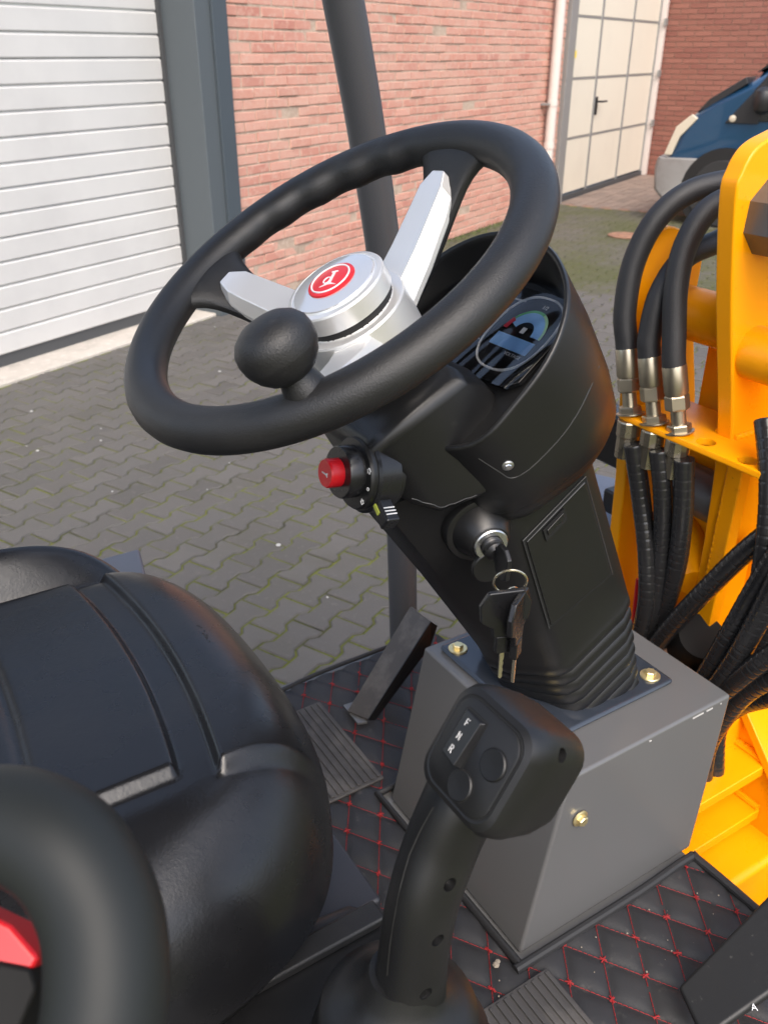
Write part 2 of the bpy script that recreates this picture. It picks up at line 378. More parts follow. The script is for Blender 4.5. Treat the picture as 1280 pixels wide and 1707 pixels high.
# silver sectional door
gd = thing('sectional_door', 'silver grey ribbed sectional garage door at the left', 'garage door', tuple(WF(2.4, 4.1, .05)))
H_SL = .1165; t = MB()
def slat_ring(s):
    prof = [(.03, .004), (.004, .004), (0, .010), (0, H_SL - .012), (.006, H_SL - .006), (.010, H_SL - .005), (.010, H_SL), (.03, H_SL)]
    return [WF(s, d, z) for d, z in prof]
t.loft([slat_ring(0), slat_ring(3.9)]); sme = t.mesh('door_slat', M['slat'], 20)
for k in range(22):
    o = bpy.data.objects.new('door_slat', sme); COL.objects.link(o); o.parent = gd; o.matrix_parent_inverse = world_of(gd).inverted(); o.location = WF(.16, 4.1, .075 + k * H_SL)
wbox(MB(), .1, 4.07, 4.112, 4.16, .012, .078).build('bottom_seal', M['seal'], gd)
wbox(MB(), 4.065, 4.09, 4.085, 4.2, .012, 2.65).build('guide_rail', M['seal'], gd)
sp = thing('steel_post', 'anthracite steel post between silver door and brick wall', 'post', tuple(WF(4.2, 3.9, 0)))
wbox(MB(), 4.09, 4.335, 3.835, 4.3, -.02, 3.2).build('post_web', M['steelgrey'], sp, bevel=.006)
wbox(MB(), 4.215, 4.338, 3.815, 3.834, -.02, 3.2).build('post_flange', M['steelgrey2'], sp, bevel=.003)
tag(wbox(MB(), -.5, 4.085, 3.86, 4.3, 2.66, 3.2).build('door_lintel', M['steelgrey']), 'anthracite steel lintel above the silver sectional door', 'lintel')

# downpipe
dp = thing('downpipe', 'pale downpipe fixed to the brick wall beside white door', 'downpipe', tuple(WF(9.12, 3.76, 0)))
MB().tube([WF(9.12, 3.76, .0), WF(9.12, 3.76, 3.2)], .05, 20).build('pipe', M['pipe'], dp)
for z in (.62, 1.02, 2.0):
    MB().tube([WF(9.12, 3.76, z), WF(9.12, 3.76, z + .05)], .056, 20).build('collar', M['pipe'], dp)
wbox(MB(), 9.0, 9.06, 3.76, 3.85, 1.03, 1.05).build('pipe_bracket', M['doorrail'], dp)

# white door
gp = tag(wbox(MB(), 9.53, 9.72, 3.80, 4.2, -.02, 3.2).build('door_post', M['doorrail'], bevel=.006), 'grey steel post at the left of the white sectional door', 'post')
wdr = thing('white_sectional_door', 'cream white panelled door with wicket handle beside blue car', 'door', tuple(WF(11.2, 3.9, 0)))
scol = [9.74, 10.62, 11.7, 12.72]; zr = [.06, .65, 1.25, 1.84, 2.43, 3.02]
for i in range(3):
    for k in range(5):
        wbox(MB(), scol[i] + .025, scol[i + 1] - .025, 3.87, 3.92, zr[k] + .012, zr[k + 1] - .012).build('door_panel', M['doorwhite'], wdr, bevel=.006)
for s in scol:
    wbox(MB(), s - .024, s + .024, 3.862, 3.93, .05, 3.05).build('door_stile', M['doorrail'], wdr, bevel=.004)
for z in zr[1:-1]:
    for i in range(3): wbox(MB(), scol[i] + .024, scol[i + 1] - .024, 3.868, 3.93, z - .011, z + .011).build('door_rail', M['doorrail'], wdr)
wbox(MB(), 9.72, 12.8, 3.855, 3.95, .0, .05).build('bottom_seal', M['seal'], wdr)
wbox(MB(), 12.75, 12.83, 3.80, 3.95, 0, 3.1).build('track', M['pipe'], wdr, bevel=.004)
for z in zr[1:]:
    wbox(MB(), 12.70, 12.80, 3.78, 3.80, z - .03, z + .05).build('roller_bracket', M['doorrail'], wdr)
    wbox(MB(), 9.75, 9.84, 3.845, 3.866, z - .06, z - .02).build('hinge', M['doorrail'], wdr, bevel=.004)
mb = MB(); wbox(mb, 10.655, 10.685, 3.845, 3.866, .86, 1.05); mb.tube([WF(10.67, 3.866, 1.0), WF(10.67, 3.80, 1.0), WF(10.69, 3.79, 1.0), WF(10.83, 3.79, 1.0)], .011, 8)
mb.build('door_handle', M['carblack'], wdr)
wbox(MB(), 9.80, 9.87, 3.866, 3.869, 1.42, 1.52).build('sticker', M['stickb'], wdr)
wbox(MB(), 9.875, 9.93, 3.866, 3.869, 1.45, 1.52).build('sticker', M['sticky'], wdr)

# end wall
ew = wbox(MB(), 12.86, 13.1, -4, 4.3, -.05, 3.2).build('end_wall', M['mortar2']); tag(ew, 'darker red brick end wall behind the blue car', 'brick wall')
mb = MB()
for k in range(51):
    z0 = .004 + k * BH
    for i in range(24):
        d1 = 3.98 - i * BL + (.11 if k % 2 else 0)
        if d1 < -1.1: continue
        wbox(mb, 12.853 + random.gauss(0, .001), 12.9, d1 - BL + GP, d1, z0, z0 + BH - GP)
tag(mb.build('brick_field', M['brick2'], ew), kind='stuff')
tag(wbox(MB(), 12.80, 12.86, .5, 1.93, .1, 2.12).build('cream_panel', M['creampanel'], bevel=.01), 'cream panel on the end wall above the blue car', 'panel')

# drain cover
dc = thing('drain_cover', 'rusty red drain cover in the mossy paving', 'drain cover', tuple(onZ(1040, 393, 0)))
c0 = onZ(1040, 393, .004); mb = MB(); mb.lathe([(.15, 0), (.15, .008), (.14, .011), (.12, .011), (.115, .004), (.06, .004), (.055, .010), (.001, .010)], c0, ez, 28); mb.build('cover', M['rust'], dc)

# ================================================================== BLUE CAR
car = thing('parked_car', 'blue parked minivan with grey bumper in front of the end wall', 'car', tuple(WF(9.95, .8, 0)))
CN = 2.64; CS = 9.1; CWD = 1.62                                     # nose position, near side, width
def CF(b, wv, z): return WF(CS + wv, CN - b, z)                      # b back from the nose, wv across, z up
prof = [(.06, .30), (.05, .60), (.09, .66), (.15, .82), (.26, .98), (.42, 1.10), (.72, 1.29), (.92, 1.45), (1.35, 1.76), (1.7, 1.83), (2.6, 1.85), (3.6, 1.8), (3.95, 1.2), (4.02, .7), (3.95, .3)]
def inset(pf, k, kt):
    cx_, cz_ = 2.0, .8; out = []
    for b, z in pf:
        out.append((b + (k if b < 1 else -k if b > 3.5 else 0), z - (kt if z > 1.0 else 0) * (z - 1.0) * 1.2))
    return out
rings = []
for wv, k, kt in ((0.0, .10, .15), (.05, .05, .12), (.16, .02, .08), (.4, 0, 0), (CWD - .4, 0, 0), (CWD - .16, .02, .08), (CWD - .05, .05, .12), (CWD, .10, .15)):
    rings.append([CF(b, wv, z) for b, z in inset(prof, k, kt)])
MB().loft(rings).build('body', M['carblue'], car, bevel=.02, ang=30, seg=3)
bp = [(.10, .20), (0, .30), (-.02, .50), (.0, .60), (.5, .61), (.34, .45), (.27, .30), (.25, .20)]
rings = []
for wv, k in ((-.02, .07), (.0, .04), (.08, .01), (.4, -.02), (CWD - .4, -.02), (CWD - .08, .01), (CWD + .02, .07)):
    rings.append([CF(b + (k if b < .2 else 0), wv, z) for b, z in bp])
MB().loft(rings).build('bumper', M['carbumper'], car, bevel=.02, seg=3)
for wv, sg in ((-.012, 1), (CWD - .02, 1)):
    q = [(.085, .625), (.16, .625), (.215, .79), (.36, .955), (.30, .99), (.17, .88)]
    MB().prism([CF(b, wv, z) for b, z in q], wd * .03).build('headlamp', M['lamp'], car, bevel=.008)
q = [(.32, 1.0), (.4, 1.03), (.74, 1.25), (.72, 1.31), (.42, 1.12)]
MB().prism([CF(b, .05, z) for b, z in q], wd * (CWD - .1)).build('bonnet_trim', M['carblack'], car, bevel=.01)
q = [(.63, .93), (.70, .95), (.82, 1.2), (.98, 1.42), (1.3, 1.68), (1.7, 1.74), (1.7, .98)]
MB().prism([CF(b, -.014, z) for b, z in q], wd * .05).build('side_window', M['glass'], car, bevel=.006)
q = [(.61, .925), (.90, .925), (.98, 1.36), (.94, 1.34), (.78, 1.14)]
MB().prism([CF(b, -.024, z) for b, z in q], wd * .03).build('mirror_base', M['carblack'], car, bevel=.006)
MB().lathe([(.03, 0), (.03, .012), (.015, .018)], CF(.675, -.024, .965), -wd, 14).build('side_repeater', M['lamp'], car)
mb = MB(); mb.lathe([(.02, -.12), (.07, -.10), (.095, 0), (.085, .08), (.02, .11)], CF(.93, -.12, 1.13), ez, 14); mb.build('mirror', M['carblack'], car, sub=1)
q = [(1.8, .98), (1.8, 1.74), (2.9, 1.74), (2.95, .98)]
MB().prism([CF(b, -.014, z) for b, z in q], wd * .05).build('side_window', M['glass'], car, bevel=.006)
q = [(.80, 1.33), (.95, 1.455), (1.33, 1.745), (1.3, 1.70), (.9, 1.38)]
MB().prism([CF(b - .02, .14, z + .01) for b, z in q], wd * (CWD - .28)).build('windscreen', M['glass'], car)
for b in (.68, 3.2):
    for wv in (-.035, CWD - .165):
        mb = MB(); mb.lathe([(.2, 0), (.29, .0), (.31, .03), (.31, .17), (.29, .2), (.2, .2)], CF(b, wv, .31), wd, 28); tw = mb.build('wheel', M['tyre'], car)
        mb = MB(); mb.lathe([(.2, .02), (.2, .18), (.05, .19)], CF(b, wv, .31), wd, 20); mb.build('wheel_rim', M['doorrail'], tw)
    mb = MB(); mb.lathe([(.385, 0), (.385, .02), (.38, .025)], CF(b, -.022, .33), wd, 32); mb.build('wheel_arch', M['groove'], car)

# ================================================================== THE LOADER
ld = thing('wheel_loader', 'yellow and grey compact wheel loader with black steering column and seat in front', 'wheel loader', (.4, .58, 0))
def part(mb, name, m, parent=None, bevel=0, label=None, **k):
    o = mb.build(name, M[m], parent or ld, bevel, **k)
    if label: o['label'] = label
    return o
ZF, ZB = .645, .867
FLOOR_X0, FLOOR_X1, FY0, FY1 = -.35, .70, .17, .975
part(MB().abox(FLOOR_X0, FLOOR_X1, FY0, FY1, ZF - .05, ZF - .006), 'floor_plate', 'greypaint', bevel=.003)
part(MB().abox(-.9, .6, .36, .8, .3, ZF - .052), 'chassis_frame', 'deck', bevel=.01)
part(MB().abox(.62, 1.9, .40, .78, .22, .56), 'front_frame', 'yellow', bevel=.01)
for x in (-.55, 1.45):
    for y0, sg in ((.02, 1), (.90, 1)):
        tw = part(MB().lathe([(.16, 0), (.27, 0), (.31, .03), (.31, .2), (.27, .23), (.16, .23)], (x, y0 if x > 0 else y0, .31), (0, 1, 0), 36), 'wheel', 'tyre')
        part(MB().lathe([(.16, .03), (.16, .2), (.05, .2)], (x, y0, .31), (0, 1, 0), 24), 'wheel_rim', 'yellow', tw)
part(MB().tube([(-.55, .05, .31), (-.55, 1.1, .31)], .05), 'axle', 'deck'); part(MB().tube([(1.45, .05, .31), (1.45, 1.1, .31)], .05), 'axle', 'deck')

# --- control box under the column
bx0, bx1, by0, by1 = .488, .73, .436, .69
rb = .035
mb = MB(); bot = [(bx0 - rb - .012, by0 - .006, ZF - .004), (bx1 - .02, by0 - .006, ZF - .004), (bx1 - .02, by1, ZF - .004), (bx0 - rb - .012, by1, ZF - .004)]
top = [(bx0, by0, ZB), (bx1, by0, ZB), (bx1, by1, ZB), (bx0, by1, ZB)]
mb.loft([bot, top]); cbx = part(mb, 'control_box', 'greypaint', bevel=.004, seg=3, label='grey painted sheet metal box under the steering column')
def bolt(parent, p, ax, m='gold', r=.0115, hr=.0065, hh=.006):
    p = np.array(p); ax = nrm(ax); o = MB(); o.lathe([(r, 0), (r, .0012), (r - .001, .002), (hr * 1.0, .0022)], p, ax, 22); w_ = part(o, 'bolt', m, parent)
    o = MB(); o.lathe([(hr, .001), (hr, hh), (hr - .001, hh + .001)], p, ax, 6, xref=(.3, .8, .2)); a = MB(); o2 = o
    link('bolt_head', o.mesh('bolt_head', M[m], 20), parent); return w_
# folded flange seam on box corner + side bolt + edge chips
bolt(cbx, onY(966, 1364, by0 - .003), (0, -1, 0), 'gold', .0095, .006, .006)
cp = part(MB().abox(.50, .688, .483, .675, ZB + .0005, ZB + .0075), 'column_plate', 'bluepaint', bevel=.004, seg=3, label='glossy dark base plate bolted to the box')
for x, y in ((.514, .657), (.669, .501), (.669, .657), (.514, .501)): bolt(cp, (x, y, ZB + .0078), (0, 0, 1))

# --- steering column frame: a right, b forward-up, h along the wheel normal
WC = V(.314, .578, 1.353); HN = V(-.515, 0, .857); B2 = V(.857, 0, .515); AR = V(0, -1, 0)
def SF(a, b, h): return WC + AR * a + B2 * b + HN * h
def sec(aw, bf, rc, ap, off=0):
    h = [(0, ap - off), (.026, ap + .008 - off), (aw - .014, rc - .007 - off * .9), (aw - .004 + off * .5, rc + .002 - off * .5), (aw + off, rc + .014), (aw + off, bf - .022), (aw - .006 + off, bf - .006), (aw - .022, bf + off)]
    return h + [(-a, b) for a, b in reversed(h[1:])]
keys = [(-.66, .088, .022, -.055, -.076), (-.455, .073, .088, -.030, -.069), (-.30, .072, .106, -.010, -.075), (-.20, .074, .117, .0, -.082)]
def secat(h, off=0):
    hs = [k[0] for k in keys]; return [SF(a, b, h) for a, b in sec(*[np.interp(h, hs, [k[i] for k in keys]) for i in (1, 2, 3, 4)], off)]
rings = [secat(-.64)]
NR = 8; h0, h1 = -.588, -.462; st = (h1 - h0) / NR
for i in range(NR):
    b = h0 + i * st; rings += [secat(b + st * k / 6, .0005 + .0024 * abs(math.sin(math.pi * k / 6)) ** .6) for k in range(6)]
rings += [secat(h) for h in (-.458, -.42, -.38, -.34, -.30, -.26, -.22, -.2, -.185)]
col_ = part(MB().loft(rings), 'steering_column', 'plastic', bevel=0, ang=40, label='black plastic steering column with ribbed foot')
# hatch on the right side
def hatch_pts(k, aoff):
    c4 = [(.004, -.283), (.086, -.279), (.070, -.411), (-.016, -.402)]; cx_ = sum(p[0] for p in c4) / 4; cy_ = sum(p[1] for p in c4) / 4
    return [SF(.0722 + aoff, cx_ + (b - cx_) * k, cy_ + (h - cy_) * k) for b, h in c4]
part(MB().prism(hatch_pts(1.0, .0003), AR * .0010), 'hatch_gap', 'groove', col_)
part(MB().prism(hatch_pts(.955, .0004), AR * .0022), 'hatch_cover', 'plastic', col_, bevel=.0012)
hq = hatch_pts(1.015, .0012)
part(MB().tube([hq[3], hq[0], hq[1], hq[2]], .0006, 6), 'hatch_edge_highlight', 'edge_highlight', col_)  # pale tube painting the bright edge of the hatch
lp = lambda b, h, a=.0755: SF(a, b, h)
part(MB().prism([lp(.024, -.288), lp(.052, -.286), lp(.050, -.300), lp(.022, -.302)], AR * .0012), 'hatch_latch', 'groove', col_)
part(MB().prism([lp(.027, -.290, .076), lp(.049, -.288, .076), lp(.048, -.294, .076), lp(.026, -.296, .076)], AR * .0022), 'latch_tab', 'plastic_gloss', col_, bevel=.0006)

# --- instrument pod
O = [(0, -.02), (.06, -.018), (.092, .006), (.103, .042), (.107, .078), (.100, .108), (.084, .133), (.059, .152), (.031, .163), (0, .167)]
O = [tuple(p[:2]) for p in smooth_path([(a, b, 0) for a, b in O], 4)]
def podring(sc, db, hf, seg=6):
    pts = [(a, b) for a, b in O]; full = pts + [(-a, b) for a, b in reversed(pts[1:-1])]
    return [SF(a * sc, .07 + (b - .07) * sc + db, hf(b)) for a, b in full]
rimh = lambda b: -.148 + .36 * max(b, -.0)
rings = [podring(.50, -.008, lambda b: -.288), podring(.64, -.008, lambda b: -.274), podring(.78, -.005, lambda b: -.262), podring(.88, -.002, lambda b: -.251), podring(.945, .001, lambda b: -.241), podring(.965, .002, lambda b: -.2325)]
low = MB().loft(rings, False, False); part(low, 'pod_underside', 'plastic', ang=50)
rings = [podring(.965, .002, lambda b: -.2345), podring(.99, .003, lambda b: -.231), podring(1.005, .005, lambda b: -.20), podring(1.01, .004, lambda b: -.16 + .1 * b), podring(1.0, 0, rimh)]
rings += [podring(.997, 0, lambda b: rimh(b) + .0022), podring(.983, 0, lambda b: rimh(b) + .0036), podring(.966, 0, lambda b: rimh(b) + .0034), podring(.952, 0, lambda b: rimh(b) + .0015), podring(.945, 0, lambda b: rimh(b) - .003), podring(.90, 0, lambda b: -.153 + .12 * b)]
pod = part(MB().loft(rings, False, False), 'instrument_pod', 'plastic', ang=50, label='black instrument pod with curved hood')
PH = lambda b: -.151 + .12 * b
PB = nrm(B2 + HN * .12)                                            # up direction on the panel face
PN = nrm(np.cross(AR, PB))
if PN @ HN < 0: PN = -PN
def PF(a, b, k=0): return SF(a, b, PH(b)) + PN * k
part(MB().loft([[PF(a * .95, .07 + (b - .07) * .95, 0) for a, b in O] + [PF(-a * .95, .07 + (b - .07) * .95, 0) for a, b in reversed(O[1:-1])]] * 1 + [[PF(a * .95, .07 + (b - .07) * .95, -.002) for a, b in O] + [PF(-a * .95, .07 + (b - .07) * .95, -.002) for a, b in reversed(O[1:-1])]]), 'pod_floor', 'plastic', pod)
ip = part(MB().loft([[PF(a, b, k) for a, b in ((-.075, .055), (.068, .055), (.078, .064), (.078, .128), (.05, .148), (-.05, .148), (-.078, .13), (-.078, .064))] for k in (.001, .006)]), 'instrument_panel', 'panelblk', pod, bevel=.001)
GC = (.038, .104)                                                  # gauge centre
ring = []
for i in range(48):
    t_ = 2 * math.pi * i / 48; x, y = math.cos(t_), math.sin(t_)
    ring.append(PF(GC[0] + .034 * np.sign(x) * abs(x) ** .8, GC[1] + .039 * np.sign(y) * abs(y) ** .85 , .0068))
part(MB().tube(ring, .0011, 6, closed=True), 'gauge_border', 'white', ip)
for b0, b1, aa in ((.088, .086, -.07), (.132, .134, -.062)):
    part(MB().tube([PF(aa, b0, .0066), PF(.003 if b0 < .1 else .016, b1, .0066)], .0008, 6), 'panel_line', 'white', ip)
def arc(r0, r1, t0, t1, k, m, name):
    o = MB(); n = 20; A_ = [(r, math.radians(t0 + (t1 - t0) * i / n)) for r in (r0,) for i in range(n + 1)] + [(r1, math.radians(t1 - (t1 - t0) * i / n)) for i in range(n + 1)]
    o.prism([PF(GC[0] + .002 + r * 1.2 * math.cos(t_), GC[1] + r * 1.3 * math.sin(t_), k) for r, t_ in A_], PN * .0003); part(o, name, m, ip)
arc(.0095, .0175, 0, 160, .0066, 'lcd', 'gauge_scale'); arc(.0175, .0195, 70, 150, .0066, 'lgreen', 'gauge_band'); arc(.0175, .0195, 0, 70, .0066, 'lgreen2', 'gauge_band'); arc(.0155, .0195, 150, 178, .0070, 'lred', 'gauge_band')
part(MB().prism([PF(GC[0] + a, GC[1] + b, .0066) for a, b in ((-.022, -.0175), (.025, -.0175), (.025, -.0045), (-.022, -.0045))], PN * .0003), 'gauge_screen', 'lcd', ip)
pt = lambda nm, tx, sz, a, b, m='white': text(nm, tx, sz, PF(GC[0] + a, GC[1] + b, .0072), AR, PB, M[m], ip, .0001)
pt('gauge_text', 'VOLTAGE', .0046, .013, -.0215); pt('gauge_text', '1/2', .0055, .004, .0295)
part(MB().prism([PF(GC[0] + a, GC[1] + b, .0068) for a, b in ((-.0005, .0005), (.0045, .0005), (.0045, .0065), (-.0005, .0065))], PN * .0002), 'fuel_symbol', 'white', ip)
# clear wrinkled film stretched over the panel
mb = MB(); nx, ny = 60, 24; idx = {}
for i in range(nx):
    for j in range(ny):
        a = -.08 + .162 * i / (nx - 1); b = .052 + .1 * j / (ny - 1)
        wv = (.0011 * math.sin(88 * a + 1.5 * math.sin(30 * b)) + .00035 * math.sin(210 * a - 25 * b)) * (1.3 - 1.1 * j / ny)
        idx[i, j] = mb.add([PF(a, b, .0098 + wv)])
for i in range(nx - 1):
    for j in range(ny - 1): mb.face(idx[i, j], idx[i + 1, j], idx[i + 1, j + 1], idx[i, j + 1])
part(mb, 'protective_film', 'film', ip, ang=60)
hl_, hn_ = hit(846, 776, pod)
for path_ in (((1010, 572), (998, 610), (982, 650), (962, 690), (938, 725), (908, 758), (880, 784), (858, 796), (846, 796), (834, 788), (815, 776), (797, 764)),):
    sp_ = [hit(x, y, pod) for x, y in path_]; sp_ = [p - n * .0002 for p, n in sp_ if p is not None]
    if len(sp_) > 2: part(MB().tube(smooth_path(sp_, 4), .0007, 6), 'cover_seam_highlight', 'edge_highlight', pod)  # seam drawn as a pale tube, its edge highlight put into the colour
if hl_ is not None: bolt(pod, hl_ - hn_ * .0005, hn_, 'steel', .005, .0032, .002)
# --- shaft housing between wheel and pod
def hsec(b, wt, wb, ht, hb): return [SF(a, b, h) for a, h in ((-wb, hb), (-wb, hb + .012), (-wt - .008, ht - .006), (-wt + .004, ht), (wt - .004, ht), (wt + .008, ht - .006), (wb, hb + .012), (wb, hb))]
rings = [hsec(-.066, .030, .040, -.118, -.155), hsec(-.060, .042, .056, -.108, -.175), hsec(-.045, .050, .068, -.103, -.195), hsec(0, .054, .078, -.101, -.210), hsec(.030, .054, .080, -.103, -.214), hsec(.044, .050, .080, -.118, -.215), hsec(.058, .046, .078, -.16, -.215)]
sh = part(MB().loft(rings), 'shaft_housing', 'plastic', bevel=.008, seg=3, ang=40)
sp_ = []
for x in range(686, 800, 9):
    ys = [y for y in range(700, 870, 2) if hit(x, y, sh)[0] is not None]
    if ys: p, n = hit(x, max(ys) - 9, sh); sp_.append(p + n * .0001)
if len(sp_) > 2: part(MB().tube(smooth_path(sp_, 4), .00045, 6), 'cover_seam_highlight', 'edge_highlight', sh)  # painted highlight along the lower edge of the housing
part(MB().tube([SF(0, 0, -.16), SF(0, 0, -.055)], .026, 24), 'steering_shaft', 'plastic')

# --- steering wheel
WC = WC + V(0, .006, 0)
RW, RT = .1635, .0163
NS = 160; rings = []
for i in range(NS):
    t_ = 2 * math.pi * i / NS; deg = math.degrees(t_) % 360; q = AR * math.cos(t_) + B2 * math.sin(t_)
    grip = sst(105, 115, deg) * (1 - sst(172, 186, deg)); bumpf = .0016 * math.sin(math.radians((deg - 105) * 26)) * grip
    ring = []
    for j in range(20):
        p_ = 2 * math.pi * j / 20; rr = RT * (1 + .04 * math.cos(2 * p_)) + (bumpf * max(0, -math.cos(p_)))
        ring.append(WC + q * (RW + rr * math.cos(p_)) + HN * rr * math.sin(p_) * 1.02)
    rings.append(ring)
rings.append(rings[0])
sw = part(MB().loft(rings, False, False), 'steering_wheel', 'rubber', ang=60, label='black three spoke steering wheel with aluminium spokes')
ANG = [97, -33, -162]
def WPt(t_, r, s, h):
    q = AR * math.cos(t_) + B2 * math.sin(t_); p_ = -AR * math.sin(t_) + B2 * math.cos(t_); return WC + q * r + p_ * s + HN * h
for a_ in ANG:
    t_ = R(a_); rings = []
    for r, wv, hc, th in ((.028, .020, -.062, .012), (.06, .019, -.056, .011), (.09, .0185, -.042, .010), (.115, .020, -.027, .0095), (.132, .025, -.013, .0095), (.144, .034, -.004, .0095), (.152, .046, -.001, .0085), (.158, .056, 0, .005)):
        rings.append([WPt(t_, r, wv * x, hc + th * y) for x, y in ((-1, -.4), (-.85, -.9), (.85, -.9), (1, -.4), (1, .4), (.8, .9), (-.8, .9), (-1, .4))])
    part(MB().loft(rings), 'spoke', 'rubber', sw, ang=40, sub=1)
    # aluminium cover: flat top with chamfered flanks and a pointed tip
    def cv(r, w0, w1, hb, ht): return [WPt(t_, r, -w0, hb), WPt(t_, r, -w0, hb + .006), WPt(t_, r, -w1, ht), WPt(t_, r, w1, ht), WPt(t_, r, w0, hb + .006), WPt(t_, r, w0, hb)]
    rings = [cv(.040, .0235, .016, -.064, -.041), cv(.07, .0215, .0150, -.051, -.029), cv(.105, .0195, .0135, -.032, -.0125), cv(.117, .0185, .0128, -.023, -.0065), cv(.130, .0105, .0065, -.015, -.002)]
    part(MB().loft(rings), 'spoke_cover', 'alu', sw, bevel=.0012, ang=25)
hub = part(MB().lathe([(.0475, -.080), (.0475, -.0365), (.0465, -.0350), (.0385, -.0350), (.0385, -.034)], WC, HN, 64), 'hub', 'alu', sw, ang=25)
part(MB().lathe([(.0395, -.0280), (.0412, -.0272), (.0412, -.0130), (.0402, -.0115), (.037, -.0105), (.0365, -.0112), (.0355, -.0112), (.034, -.0095), (.02, -.0078), (.001, -.0075)], WC, HN, 64), 'hub_cap', 'alu', sw, ang=30)
part(MB().lathe([(.0385, -.0345), (.0385, -.0275)], WC, HN, 48), 'hub_groove', 'groove', sw)
part(MB().lathe([(.0352, -.0113), (.034, -.0092), (.026, -.0079), (.02, -.0075)], WC, HN, 64), 'cap_face', 'capclear', sw, ang=40)
part(MB().lathe([(.020, -.0076), (.0196, -.0062), (.018, -.0056), (.001, -.0054)], WC, HN, 48), 'emblem', 'red', sw)
part(MB().tube([WC + HN * -.0054 + .0162 * (AR * math.cos(x) + B2 * math.sin(x)) for x in np.linspace(0, 2 * math.pi, 48)[:-1]], .00075, 6, closed=True), 'emblem_ring', 'white', sw)
gu = nrm(AR * -.55 + B2 * .83); gr = nrm(AR * .83 + B2 * .55)
def GPt(x, y): return WC + HN * -.0056 + gr * x * .001 + gu * y * .001
mb = MB(); mb.prism([GPt(*p) for p in ((0, -7.2), (2.6, -7.2), (2.2, 8), (.4, 8))], HN * .0008)
mb.prism([GPt(*p) for p in ((-6.5, -9), (.2, -7.4), (2.4, -7.4), (9, -9), (2.5, -5.6), (0, -5.6))], HN * .0007)
mb.prism([GPt(*p) for p in ((-1.6, 8.6), (-1.6, 7.4), (4.2, 7.4), (4.2, 8.6))], HN * .0007)
mb.tube([GPt(-2.2 + 3.0 * math.cos(x), -1.6 + 3.6 * math.sin(x)) + HN * .0003 for x in np.linspace(0, 2 * math.pi, 24)[:-1]], .0006, 6, closed=True)
part(mb, 'emblem_letter', 'white', sw)
# spinner knob
kq = WPt(R(-82), RW - .010, 0, .010); 
KP = onP(508, 648, WC + HN * .012, HN)
KT = atD(461, 578, np.linalg.norm(KP - CAM) - .010)
ka = nrm(KT - KP); kl = np.linalg.norm(KT - KP)
part(MB().lathe([(.013, -.022), (.0155, -.004), (.0135, .004), (.0112, .012), (.0112, kl - .012), (.0125, kl - .006), (.001, kl)], KP, ka, 28), 'knob_stem', 'rubber', sw)
part(MB().lathe([(.0120, -.0215), (.0165, -.0190), (.0215, -.0135), (.0250, -.0065), (.0256, -.0045), (.0257, -.0025), (.0262, .002), (.0252, .0075), (.0215, .0130), (.0150, .0172), (.007, .0192), (.001, .0196)], KT, ka, 40), 'spinner_knob', 'rubber', sw, ang=60)

# --- indicator and horn switch
WC = WC - V(0, .006, 0)
XA = nrm(V(-1, .0, .16)); IC = SF(.030, -.080, -.130)
isw = part(MB().lathe([(.030, -.032), (.030, -.002), (.0285, .0), (.012, .001)], IC, XA, 40), 'indicator_switch', 'plastic', label='black indicator switch with red horn button')
part(MB().lathe([(.0215, -.001), (.0215, .012), (.0205, .0135), (.012, .0135)], IC + V(0, -.0, .002), XA, 36), 'switch_barrel', 'plastic_gloss', isw)
hb = part(MB().lathe([(.0118, .010), (.0118, .024), (.0108, .0254), (.001, .0254)], IC + V(0, 0, .002), XA, 32), 'horn_button', 'redbtn', isw)
hx = nrm(np.cross(XA, V(0, 0, 1))); hx = hx if hx @ V(0, -1, 0) > 0 else -hx; hz = np.cross(hx, XA); hz = hz if hz[2] > 0 else -hz
hp = lambda x, y: IC + V(0, 0, .002) + XA * .0255 + hx * x * .001 + hz * y * .001
mb = MB(); mb.prism([hp(*p) for p in ((-4, -.6), (2, -.6), (2, .6), (-4, .6))], XA * .0003); mb.prism([hp(*p) for p in ((2, -.6), (4.5, -2), (4.5, 2), (2, .6))], XA * .0003); part(mb, 'horn_symbol', 'gprint', hb)
ic = lambda an, r, k=0: IC + XA * (-.0005 + k) + r * (hx * math.cos(R(an)) + hz * math.sin(R(an)))
for an in (25, -40):
    mb = MB(); c0 = ic(an, .0262, .0008); sg = 1 if an > 0 else -1
    for p, q in (((-2, 0), (0, 2)), ((0, 2), (2, 0)), ((-1, 0), (-1, -2)), ((1, 0), (1, -2))): mb.tube([c0 + (hx * p[0] + hz * p[1] * sg) * .0012, c0 + (hx * q[0] + hz * q[1] * sg) * .0012], .0003, 5)
    part(mb, 'arrow_symbol', 'white', isw)
mb = MB(); c0 = ic(-8, .0258, .0008); mb.tube([c0 + .0013 * (hx * math.cos(x) + hz * math.sin(x)) for x in np.linspace(0, 6.28, 14)[:-1]], .0003, 5, closed=True); part(mb, 'centre_symbol', 'white', isw)
mb = MB(); mb.lathe([(.0335, -.026), (.0335, -.008), (.031, -.006), (.03, -.006)], IC, XA, 40); part(mb, 'switch_collar', 'plastic_gloss', isw)
sd_ = nrm(hx * .85 - hz * .55); sp_ = np.cross(XA, sd_)
part(MB().box(IC + XA * -.014 + sd_ * .040, sd_ * .012, sp_ * .007, XA * .0065), 'switch_tab', 'plastic_gloss', isw, bevel=.002, seg=3)
part(MB().box(IC + XA * -.0073 + sd_ * .036, sd_ * .005, sp_ * .0022, XA * .0006), 'tab_marker', 'lime', isw, bevel=.0004)
